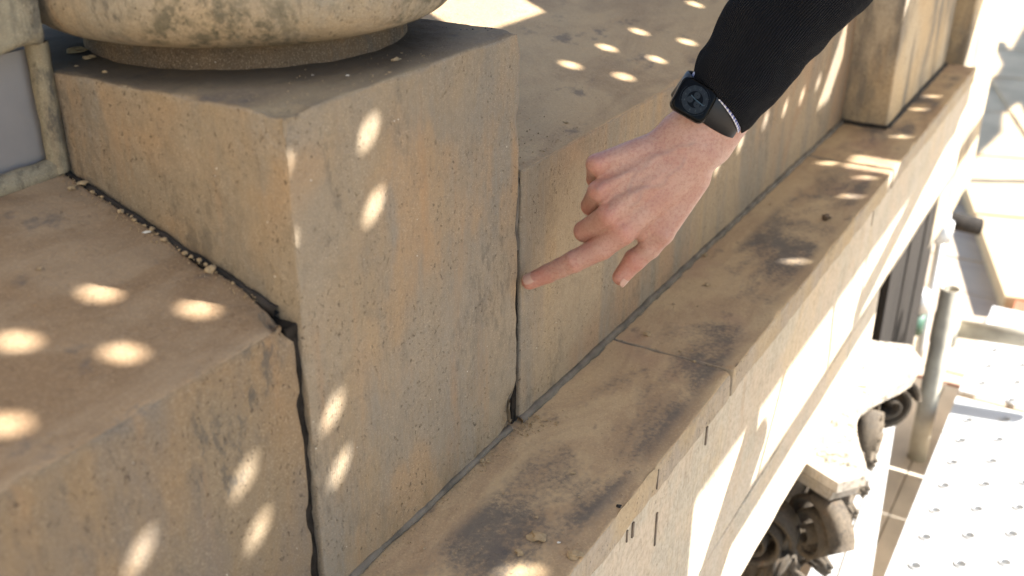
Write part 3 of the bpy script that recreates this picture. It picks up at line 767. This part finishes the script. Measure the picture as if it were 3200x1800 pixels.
# ------------------------------------------------------------------ the arm: one continuous skin surface from a distance field
CAMR, CAMU, CAMF = np.array(cr), np.array(cu), np.array(cf)
INDEX = [(0.3449, -0.0937, 0.2292, 0.0127), (0.3376, -0.0765, 0.2111, 0.0118), (0.3277, -0.0528, 0.195, 0.0108), (0.3254, -0.0397, 0.1861, 0.0098), (0.323, -0.0263, 0.1773, 0.0093), (0.3163, -0.01, 0.1676, 0.0082)]
MIDDLE = [(0.3349, -0.0824, 0.2463, 0.011), (0.3452, -0.054, 0.2206, 0.0104), (0.3711, -0.0563, 0.2047, 0.0093), (0.3809, -0.0647, 0.2089, 0.0081)]
RING = [(0.3373, -0.0708, 0.2675, 0.0102), (0.3574, -0.0538, 0.2429, 0.0096), (0.3801, -0.0561, 0.2281, 0.0084), (0.3816, -0.0658, 0.2322, 0.0074)]
LITTLE = [(0.3429, -0.0647, 0.291, 0.0096), (0.3629, -0.0542, 0.2686, 0.0081), (0.3829, -0.056, 0.2565, 0.0074), (0.3841, -0.0646, 0.2565, 0.0066)]
THUMB = [(0.3982, -0.1421, 0.2743, 0.0145), (0.3722, -0.1234, 0.2241, 0.0112), (0.3676, -0.1133, 0.2077, 0.0102), (0.3631, -0.1008, 0.1943, 0.0106), (0.3549, -0.0905, 0.1765, 0.0084)]
PALMC = [[(0.3449,-0.0937,0.2292,0.0122),(0.3960,-0.1481,0.2988,0.0153)], [(0.3349,-0.0824,0.2463,0.0103),(0.3889,-0.1407,0.3054,0.0147)],
         [(0.3373,-0.0708,0.2675,0.0096),(0.3864,-0.1317,0.3105,0.0141)], [(0.3429,-0.0647,0.2910,0.0090),(0.3875,-0.1201,0.3129,0.0125)],
         [(0.3696,-0.0795,0.2540,0.0165),(0.3995,-0.1322,0.2986,0.0200)], [(0.3728,-0.1043,0.2405,0.0150),(0.3876,-0.1151,0.2651,0.0200)]]
FORE = [[(0.3953,-0.1273,0.3195,0.0193),(0.4340,-0.1960,0.4000,0.0200)], [(0.4058,-0.1403,0.3131,0.0205),(0.4360,-0.2000,0.3980,0.0215)], [(0.4193,-0.1497,0.3044,0.0181),(0.4375,-0.1930,0.3960,0.0175)]]

def sd_cone(Pt, a, b):
    a3 = np.array(a[:3]); b3 = np.array(b[:3]); ba = b3 - a3; L2 = ba @ ba
    h = np.clip(((Pt - a3) @ ba) / L2, 0, 1)
    d = Pt - a3 - h[:, None] * ba
    return np.sqrt((d * d).sum(1)) - (a[3] + (b[3] - a[3]) * h)
def smin(a, b, k):
    h = np.clip(.5 + .5 * (b - a) / k, 0, 1)
    return b + (a - b) * h - k * h * (1 - h)
def field(Pt):
    palm = None
    for ch in PALMC[:4]:
        d = sd_cone(Pt, *ch); palm = d if palm is None else smin(palm, d, .007)
    for ch in PALMC[4:]: palm = smin(palm, sd_cone(Pt, *ch), .008)
    for ch in FORE: palm = smin(palm, sd_cone(Pt, *ch), .016)
    def chain(ch, k=.002):
        d = None
        for i in range(len(ch) - 1):
            e = sd_cone(Pt, ch[i], ch[i + 1]); d = e if d is None else smin(d, e, k)
        return d
    res = palm
    parts = [smin(palm, chain(INDEX), .006)]
    for F_ in (MIDDLE, RING, LITTLE): parts.append(smin(palm, chain(F_), .0035))
    th = chain(THUMB, .003)
    web = sd_cone(Pt, (.3800, -.119, .2440, .012), (.3640, -.104, .2270, .0095))
    parts.append(smin(smin(palm, th, .012), web, .010))
    for q in parts: res = smin(res, q, .0010)
    return res

def surface_nets(fn, lo, hi, h):
    n = [int(math.ceil((hi[i] - lo[i]) / h)) + 1 for i in range(3)]
    ax = [lo[i] + h * np.arange(n[i]) for i in range(3)]
    G = np.empty(n)
    Y, Z = np.meshgrid(ax[1], ax[2], indexing='ij'); yz = np.stack([Y.ravel(), Z.ravel()], 1)
    for i, x in enumerate(ax[0]):
        Pt = np.concatenate([np.full((len(yz), 1), x), yz], 1); G[i] = fn(Pt).reshape(n[1], n[2])
    S = G < 0
    m = [k - 1 for k in n]; cnt = np.zeros(m); acc = np.zeros(m + [3]); base = np.stack(np.meshgrid(*[np.arange(k) for k in m], indexing='ij'), -1).astype(float)
    corners = [(i, j, k) for i in (0, 1) for j in (0, 1) for k in (0, 1)]
    for a in corners:
        for ax_ in range(3):
            if a[ax_]: continue
            b = list(a); b[ax_] = 1
            ga = G[a[0]:a[0] + m[0], a[1]:a[1] + m[1], a[2]:a[2] + m[2]]; gb = G[b[0]:b[0] + m[0], b[1]:b[1] + m[1], b[2]:b[2] + m[2]]
            cr_ = (ga < 0) != (gb < 0)
            t = np.where(cr_, ga / np.where(cr_, ga - gb, 1), 0)
            off = np.zeros(m + [3]); off += np.array(a, float); off[..., ax_] += t
            acc += off * cr_[..., None]; cnt += cr_
    act = cnt > 0; idx = -np.ones(m, int); idx[act] = np.arange(act.sum())
    V = (base[act] + acc[act] / cnt[act][:, None]) * h + np.array(lo)
    F = []
    for ax_ in range(3):
        u, v = (ax_ + 1) % 3, (ax_ + 2) % 3
        sl0 = [slice(1, m[i]) for i in range(3)]; sl0[ax_] = slice(0, m[ax_])
        A = S[tuple(sl0)]; sl1 = list(sl0); sl1[ax_] = slice(1, m[ax_] + 1); B = S[tuple(sl1)]
        I = np.argwhere(A != B); 
        if not len(I): continue
        flip = A[tuple(I.T)]
        c0 = I.copy(); c0[:, u] += 1; c0[:, v] += 1
        c1 = c0.copy(); c1[:, u] -= 1; c2 = c1.copy(); c2[:, v] -= 1; c3 = c0.copy(); c3[:, v] -= 1
        q = np.stack([idx[tuple(c.T)] for c in (c0, c1, c2, c3)], 1)
        q[~flip] = q[~flip][:, ::-1]
        F.append(q)
    F = np.concatenate(F); F = F[(F >= 0).all(1)]
    return V, F

def skin_material():
    s = NT('skin')
    at_ = s.n('ShaderNodeAttribute'); at_.attribute_name = 'tint'
    sep = s.n('ShaderNodeSeparateColor'); s.L(at_.outputs['Color'], sep.inputs[0])
    c = s.mix(s.ramp(s.noise(38, 4, .6), .35, .68), (.43, .265, .205), (.39, .21, .16))
    c = s.mix(s.ramp(s.noise(330, 3, .7), .42, .68, 0, .5), c, (.29, .13, .095))
    c = s.mix(s.math('MULTIPLY', sep.outputs[0], .75), c, (.42, .15, .11))
    c = s.mix(s.math('MULTIPLY', sep.outputs[1], .45), c, (.25, .165, .145))
    vo = s.n('ShaderNodeTexVoronoi'); vo.inputs['Scale'].default_value = 700; s.L(s.src, vo.inputs['Vector'])
    nrm = s.bump(vo.outputs['Distance'], .4, .0006); nrm = s.bump(s.noise(260, 4, .7), .5, .0008, nrm)
    s.b.inputs['Subsurface Weight'].default_value = .25; s.b.inputs['Subsurface Radius'].default_value = (1, .35, .18); s.b.inputs['Subsurface Scale'].default_value = .004
    return s.done(c, .5, nrm, .4)
M['skin'] = skin_material()

person = thing('person', (.40, -.14, .31), 'pale right hand pointing at the crack, dark knitted jumper sleeve', 'person')
V, F = surface_nets(field, (.295, -.235, .140), (.485, .004, .420), .0014)
# relief: creases over the index joints, tendons fanning from wrist to knuckles, faint veins
def seg_d(Pt, a, b):
    a = np.array(a); b = np.array(b); ba = b - a; h = np.clip(((Pt - a) @ ba) / (ba @ ba), 0, 1)
    return np.linalg.norm(Pt - a - h[:, None] * ba, axis=1), h
def grad(Pt, e=.0006):
    g_ = np.stack([field(Pt + np.eye(3)[i] * e) - field(Pt - np.eye(3)[i] * e) for i in range(3)], 1)
    return g_ / np.linalg.norm(g_, axis=1)[:, None]
N = grad(V); disp = np.zeros(len(V)); red = np.zeros(len(V)); vein = np.zeros(len(V))
facing = np.clip(-(N @ CAMF), 0, 1)
def crease(ch, i, offs, amp, width=.0011):
    c_ = np.array(ch[i][:3]); ax = np.array(ch[i + 1][:3]) - np.array(ch[i - 1][:3]); ax /= np.linalg.norm(ax)
    near = np.exp(-(np.linalg.norm(V - c_, axis=1) / (ch[i][3] * 1.5)) ** 4)
    t = (V - c_) @ ax
    for o_ in offs:
        disp[:] -= amp * near * facing * np.exp(-((t - o_ + .0006 * np.sin(V @ CAMU * 900)) / width) ** 2)
    red[:] += .6 * near * facing * np.exp(-(t / .009) ** 2)
    disp[:] += .0007 * near * facing * np.exp(-(t / .006) ** 2)
crease(INDEX, 4, (-.0022, .0004, .0028), .00055); crease(INDEX, 2, (-.005, -.0018, .0016, .0048), .00065)
crease(THUMB, 3, (-.0025, .0012), .0005)
for ch, am in ((PALMC[0], .0012), (PALMC[1], .0014), (PALMC[2], .0014), (PALMC[3], .0012)):
    a = np.array(ch[0][:3]) - CAMF * ch[0][3]; b = np.array(ch[1][:3]) - CAMF * ch[1][3]
    d, h = seg_d(V, a, b); disp += am * facing * np.exp(-(d / .0042) ** 2) * (1 - h * .8)
    k = np.linalg.norm(V - (np.array(ch[0][:3]) - CAMF * ch[0][3] * .7), axis=1)
    red += .55 * np.exp(-(k / .011) ** 2); disp += .0006 * np.exp(-(k / .008) ** 2) * facing
def px(cxx, cyy, dep):   # a point on the back of the hand, in the hand's own plane
    return PALMO + HX * cxx + HY * cyy + HZ * dep
PALMO = np.array((.3449, -.0937, .2292)); HX = np.array((.3960, -.1481, .2988)) - PALMO; LX = np.linalg.norm(HX); HX = HX / LX
HY = np.array((.3429, -.0647, .2910)) - PALMO; HY = HY - HX * (HY @ HX); HY = HY / np.linalg.norm(HY); HZ = np.cross(HX, HY); HZ = HZ * (-1 if HZ @ CAMF > 0 else 1)
hx = (V - PALMO) @ HX; hy = (V - PALMO) @ HY
for pts in (((.012, .048), (.03, .046), (.05, .034), (.075, .032), (.1, .02)), ((.01, .030), (.028, .027), (.045, .033)), ((.02, .014), (.04, .018), (.06, .010), (.085, .012)), ((.03, .027), (.042, .018))):
    best = np.full(len(V), 9.)
    for i in range(len(pts) - 1):
        a = np.array(pts[i]); b = np.array(pts[i + 1]); ba = b - a
        q = np.stack([hx + .0015 * np.sin(hy * 300), hy + .0015 * np.sin(hx * 260)], 1) - a; h = np.clip(q @ ba / (ba @ ba), 0, 1)
        best = np.minimum(best, np.linalg.norm(q - h[:, None] * ba, axis=1))
    w = np.exp(-(best / .0022) ** 2) * facing; disp += .0006 * w; vein += w
tipd = np.linalg.norm(V - np.array(INDEX[-1][:3]), axis=1); red += .7 * np.exp(-(tipd / .016) ** 2)
d, h = seg_d(V, INDEX[0][:3], INDEX[1][:3]); red += .5 * np.exp(-(d / .013) ** 2)
for ch in (MIDDLE, RING, LITTLE):
    dd = np.linalg.norm(V - np.array(ch[1][:3]), axis=1); red += .6 * np.exp(-(dd / .016) ** 2)
tipd = np.linalg.norm(V - np.array(THUMB[-1][:3]), axis=1); red += .5 * np.exp(-(tipd / .02) ** 2)
V = V + N * disp[:, None]
skin = mobj('arm_skin', V, F, M['skin'], person)
ca = skin.data.color_attributes.new('tint', 'FLOAT_COLOR', 'POINT')
buf = np.zeros((len(V), 4), np.float32); buf[:, 0] = np.clip(red, 0, 1); buf[:, 1] = np.clip(vein, 0, 1); buf[:, 3] = 1
ca.data.foreach_set('color', buf.ravel())
sm = skin.modifiers.new('smooth', 'SMOOTH'); sm.iterations = 3; sm.factor = .5

def nail(c, along, nrm_, w, l, rise):
    along = np.array(along) / np.linalg.norm(along); nrm_ = np.array(nrm_); nrm_ = nrm_ - along * (nrm_ @ along); nrm_ /= np.linalg.norm(nrm_); s_ = np.cross(along, nrm_)
    V = []; F = []; n = 11
    for i in range(n):
        for j in range(n):
            a = -1 + 2 * i / (n - 1); b = -1 + 2 * j / (n - 1)
            k = math.sqrt(max(0, 1 - .28 * a * a)) ; aa = a * math.sqrt(1 - b * b * .35); bb = b * math.sqrt(1 - a * a * .35)
            V.append(np.array(c) + along * bb * l + s_ * aa * w + nrm_ * (rise - 1.05 * w * (1 - math.sqrt(1 - .62 * aa * aa)) - .06 * l * bb * bb))
    for i in range(n - 1):
        for j in range(n - 1): F.append((i * n + j, (i + 1) * n + j, (i + 1) * n + j + 1, i * n + j + 1))
    o = mobj('fingernail', V, F, M['nail'], person); m = o.modifiers.new('t', 'SOLIDIFY'); m.thickness = .0006; return o
s = NT('nail'); s.b.inputs['Subsurface Weight'].default_value = .15; s.b.inputs['Subsurface Scale'].default_value = .002
M['nail'] = s.done((.44, .275, .215), .32, None, .4)
a = np.array(INDEX[-1][:3]); b = np.array(INDEX[-2][:3])
nn = -CAMF * .85 + CAMU * .42 - CAMR * .1
nail(a + (b - a) / np.linalg.norm(b - a) * .0025, a - b, nn, .0062, .0066, .0085)
a = np.array(THUMB[-1][:3]); b = np.array(THUMB[-2][:3])
nail(a + (b - a) * .02, a - b, -CAMF * .55 + CAMR * .65 - CAMU * .5, .0060, .0068, .0086)

# ------------------------------------------------------------------ sleeve, shirt cuff
def knit():
    s = NT('dark_knit'); s.src = s.tc.outputs['UV']
    w = s.n('ShaderNodeTexWave'); w.bands_direction = 'X'; w.inputs['Scale'].default_value = 40; w.inputs['Distortion'].default_value = .8; w.inputs['Detail'].default_value = 1
    s.L(s.vec((1, .15, 1)), w.inputs['Vector'])
    st = s.n('ShaderNodeTexWave'); st.bands_direction = 'Y'; st.inputs['Scale'].default_value = 30; st.inputs['Distortion'].default_value = 2
    s.L(s.vec((1, 1, 1)), st.inputs['Vector'])
    h = s.math('ADD', w.outputs['Fac'], s.math('MULTIPLY', st.outputs['Fac'], .25))
    c = s.mix(w.outputs['Fac'], (.0025, .0028, .0045), (.010, .011, .016))
    c = s.mix(s.ramp(s.noise(60, 4, .7), .6, .8, 0, .3), c, (.012, .012, .015))
    s.b.inputs['Sheen Weight'].default_value = .03; s.b.inputs['Sheen Roughness'].default_value = .5
    return s.done(c, .95, s.bump(h, 1.0, .002), .1)
M['knit'] = knit()
def gingham():
    s = NT('gingham'); s.src = s.tc.outputs['UV']
    ch = []
    for d_ in ('X', 'Y'):
        w = s.n('ShaderNodeTexWave'); w.bands_direction = d_; w.inputs['Scale'].default_value = 16 if d_ == 'X' else 4; s.L(s.src, w.inputs['Vector']); ch.append(s.ramp(w.outputs['Fac'], .45, .55))
    f = s.math('MULTIPLY', s.math('ADD', ch[0], ch[1]), .5)
    return s.done(s.mix(f, (.72, .73, .8), (.05, .07, .28)), .85)
M['gingham'] = gingham()

def loft(name, rings, mat, parent, n=72, fold=0.0, seed=0., th=0.0, vfac=1.0):
    """rings: (centre, P half vector, depth half)"""
    V = []; F = []; UV = []
    for k, (c_, Pv, dep, ext) in enumerate(rings):
        c_ = np.array(c_); Pv = np.array(Pv)
        for i in range(n):
            t = 2 * math.pi * i / n
            p = c_ + Pv * math.cos(t) + CAMF * dep * math.sin(t)
            p = p + np.array(ext) * math.cos(t)
            if fold:
                o_ = p - c_; L = np.linalg.norm(o_)
                p = p + o_ / L * fold * fbm(p, 16, seed, 3) * min(1, k * .25 + .1)
            V.append(p); UV.append((i / n, k * .04 * vfac))
    for k in range(len(rings) - 1):
        for i in range(n):
            j = (i + 1) % n; F.append((k * n + i, k * n + j, (k + 1) * n + j, (k + 1) * n + i))
    o = mobj(name, V, F, mat, parent)
    uv = o.data.uv_layers.new(name='UV')
    for pl in o.data.polygons:
        for li, vi in zip(pl.loop_indices, pl.vertices):
            u_, v_ = UV[vi]
            if vi % n == 0 and max(w % n for w in pl.vertices) == n - 1: u_ = 1.0
            uv.data[li].uv = (u_, v_)
    if th: m = o.modifiers.new('t', 'SOLIDIFY'); m.thickness = th; m.offset = 0
    return o
ctrl = [((.4098, -.1503, .3445), 69, -71, .031), ((.4201, -.1642, .3717), 93, -72, .034), ((.4300, -.1815, .4062), 98, -78, .036), ((.4420, -.2025, .4398), 104, -82, .040), ((.4543, -.2451, .4985), 122, -92, .046), ((.478, -.298, .556), 135, -100, .048), ((.515, -.365, .61), 150, -112, .050)]
rings = []
for i in range(len(ctrl) - 1):
    c0, a0, b0, d0 = ctrl[i]; c1, a1, b1, d1 = ctrl[i + 1]
    for k in range(10):
        t = k / 10
        c_ = np.array(c0) * (1 - t) + np.array(c1) * t; sc_ = .000355
        Pv = (CAMR * (a0 * (1 - t) + a1 * t) + CAMU * (b0 * (1 - t) + b1 * t)) * sc_ * 1.02
        rings.append((c_, Pv, d0 * (1 - t) + d1 * t, (0, 0, 0)))
for k_, q_ in ((.9, .004), (.6, .010), (.05, .012)):
    c_, Pv_, d_, e_ = rings[-1] if k_ == .9 else last_
    last_ = (c_, Pv_, d_, e_)
    rings.append((np.array(c_) + np.array((.3, -.6, .6)) * q_, np.array(Pv_) * k_, d_ * k_, (0, 0, 0)))
# rolled hem inside
r0 = rings[0]; inn = (r0[0] + (rings[3][0] - r0[0]) * .5, r0[1] * .93, r0[2] * .93, (0, 0, 0))
hem = (r0[0] - (rings[1][0] - r0[0]) * .25, r0[1] * .975, r0[2] * .975, (0, 0, 0))
loft('jumper_sleeve', [inn, hem] + rings, M['knit'], person, n=140, fold=.007, seed=3)
shaft = np.array(ctrl[1][0]) - np.array(ctrl[0][0]); shaft /= np.linalg.norm(shaft)
cuff = []
for k, q in enumerate((-.0015, .0005, .003, .02)):
    cuff.append((np.array(ctrl[0][0]) + shaft * q, r0[1] * (.925 + .0 * k), r0[2] * .93, tuple(-shaft * (.0025 if k < 3 else 0))))
loft('shirt_cuff', cuff, M['gingham'], person, n=90, th=.0012)

# ------------------------------------------------------------------ wristwatch
wt = thing('wristwatch', (.3777, -.1411, .3544), 'black square smartwatch with round dial display on the wrist', 'watch')
wc = np.array((.3777, -.1411, .3544)) - CAMF * .0055
EX = CAMR * .87 - CAMU * .47 + CAMF * .16; EX /= np.linalg.norm(EX)
EY = CAMR * .54 + CAMU * .83 + CAMF * .02; EY = EY - EX * (EY @ EX); EY /= np.linalg.norm(EY)
EN = np.cross(EX, EY); EN = EN * (1 if EN @ CAMF < 0 else -1)
def wp_(x, y, z): return wc + EX * x + EY * y + EN * z
def rrect(hw, hh, r, n=8):
    out = []
    for cx_, cy_, a0 in ((hw - r, hh - r, 0), (-hw + r, hh - r, 90), (-hw + r, -hh + r, 180), (hw - r, -hh + r, 270)):
        for i in range(n): t = R(a0 + 90 * i / (n - 1)); out.append((cx_ + r * math.cos(t), cy_ + r * math.sin(t)))
    return out
def stack(name, layers, mat, cap_top=True):
    V = []; F = []; n = None
    for (hw, hh, r, z) in layers:
        pr = rrect(hw, hh, r); n = len(pr); V += [wp_(x, y, z) for x, y in pr]
    for k in range(len(layers) - 1):
        for i in range(n): F.append((k * n + i, k * n + (i + 1) % n, (k + 1) * n + (i + 1) % n, (k + 1) * n + i))
    F.append(tuple((len(layers) - 1) * n + i for i in range(n))); F.append(tuple(range(n - 1, -1, -1)))
    return mobj(name, V, F, mat, wt)
s = NT('watch_case'); M['case'] = s.done((.005, .005, .0055), .25, None, .3)
s = NT('watch_glass'); M['glass'] = s.done((.003, .003, .003), .08, None, .08)
HWx, HWy = .0180, .0168
stack('case', [(HWx * .86, HWy * .86, .006, -.0062), (HWx * .98, HWy * .98, .0068, -.0045), (HWx, HWy, .007, -.0015), (HWx, HWy, .007, .0005), (HWx * .985, HWy * .985, .007, .0014)], M['case'])
scr = stack('screen', [(HWx * .965, HWy * .965, .0068, .0010), (HWx * .955, HWy * .955, .0066, .0022), (HWx * .90, HWy * .90, .0062, .0030), (HWx * .80, HWy * .80, .0055, .0033)], M['glass'])
def emis(name, c_, e=.0):
    s = NT(name); s.b.inputs['Emission Color'].default_value = (*c_, 1); s.b.inputs['Emission Strength'].default_value = e
    return s.done(tuple(x * .5 for x in c_), .4)
M['dial'] = emis('dial_dark', (.004, .0045, .0045), .05); M['dialmark'] = emis('dial_mark', (.05, .06, .062), .15); M['hand'] = emis('dial_hand', (.02, .034, .045), .25); M['dialring'] = emis('dial_ring', (.007, .008, .008), .08)
def disc(name, cx_, cy_, r0, r1, z, mat, n=40, parent=None, a0=0, a1=360):
    V = []; F = []
    for i in range(n + 1):
        t = R(a0 + (a1 - a0) * i / n)
        V.append(wp_(cx_ + r0 * math.cos(t), cy_ + r0 * math.sin(t), z)); V.append(wp_(cx_ + r1 * math.cos(t), cy_ + r1 * math.sin(t), z))
    for i in range(n): F.append((2 * i, 2 * i + 1, 2 * i + 3, 2 * i + 2))
    return mobj(name, V, F, mat, parent or wt, smooth=False)
TOPZ = .00345
disc('dial_ring', 0, 0, .0075, .0125, TOPZ, M['dial'])
disc('bezel_line', 0, 0, .0138, .0141, TOPZ, M['dialring'], a0=20, a1=70); disc('bezel_line', 0, 0, .0138, .0141, TOPZ, M['dialring'], a0=150, a1=215); disc('bezel_line', 0, 0, .0138, .0141, TOPZ, M['dialring'], a0=255, a1=335)
for (x, y) in ((.0, .0042), (-.0042, -.002), (.0034, -.003)): disc('subdial', x, y, .0004, .0030, TOPZ + .0001, M['dialring'])
def bar(name, x0, y0, x1, y1, w, mat, z=TOPZ + .0003):
    d = np.array((x1 - x0, y1 - y0)); L = np.linalg.norm(d); d = d / L; nrm_ = np.array((-d[1], d[0])) * w / 2
    V = [wp_(x0 + nrm_[0], y0 + nrm_[1], z), wp_(x1 + nrm_[0], y1 + nrm_[1], z), wp_(x1 - nrm_[0], y1 - nrm_[1], z), wp_(x0 - nrm_[0], y0 - nrm_[1], z)]
    return mobj(name, V, [(0, 1, 2, 3)], mat, wt, smooth=False)
def text_mesh(body, size, cx_, cy_, ang, mat):
    cu_ = bpy.data.curves.new('numeral', 'FONT'); cu_.body = body; cu_.size = size; cu_.align_x = 'CENTER'; cu_.align_y = 'CENTER'
    tmp = bpy.data.objects.new('numeral', cu_); dg = bpy.context.evaluated_depsgraph_get(); col.objects.link(tmp)
    dg.update(); me = bpy.data.meshes.new_from_object(tmp.evaluated_get(dg)); bpy.data.objects.remove(tmp)
    ca_, sa_ = math.cos(ang), math.sin(ang)
    V = [wp_(cx_ + v.co.x * ca_ - v.co.y * sa_, cy_ + v.co.x * sa_ + v.co.y * ca_, TOPZ + .0002) for v in me.vertices]
    F = [list(p.vertices) for p in me.polygons]
    return mobj('numeral', V, F, mat, wt, smooth=False)
for k in range(12):
    t = R(90 - 30 * (k + 1)); text_mesh(str(k + 1), .0026, .0100 * math.cos(t), .0100 * math.sin(t), 0, M['dialmark'])
    bar('tick', .0118 * math.cos(t), .0118 * math.sin(t), .0126 * math.cos(t), .0126 * math.sin(t), .0003, M['dialmark'])
bar('watch_hand', -.0052, .0018, .0015, -.0002, .0009, M['hand']); bar('watch_hand', -.001, .0003, .0095, -.0012, .0009, M['hand'])
text_mesh('6T', .0026, -.0138, .0120, 0, M['dialmark']) if False else None
# strap: a band round the wrist, flattened like the arm
s = NT('strap'); M['strap'] = s.done((.007, .007, .009), .42, s.bump(s.noise(300, 2, .5), .1, .0003), .4)
AX = np.array((.4386, -.2072, .4407)) - np.array((.4071, -.1435, .3237)); AX /= np.linalg.norm(AX)
ac = np.array((.4045, -.1385, .3265)) ; 
PX = EX - AX * (EX @ AX); PX /= np.linalg.norm(PX); NX = np.cross(AX, PX); NX = NX * (1 if NX @ CAMF < 0 else -1)
prj = (wc - ac) @ AX; ac = ac + AX * prj
V = []; F = []; nS = 80; hwid = .0138
for i in range(nS):
    t = 2 * math.pi * i / nS
    for (w, rr) in ((-1, 0), (-.9, .0012), (.9, .0012), (1, 0), (.9, -.0014), (-.9, -.0014)):
        V.append(ac + PX * (.0362 + rr) * math.cos(t) + NX * (.0258 + rr) * math.sin(t) + AX * hwid * w)
for i in range(nS):
    for k in range(6):
        F.append((i * 6 + k, i * 6 + (k + 1) % 6, ((i + 1) % nS) * 6 + (k + 1) % 6, ((i + 1) % nS) * 6 + k))
mobj('strap', V, F, M['strap'], wt)
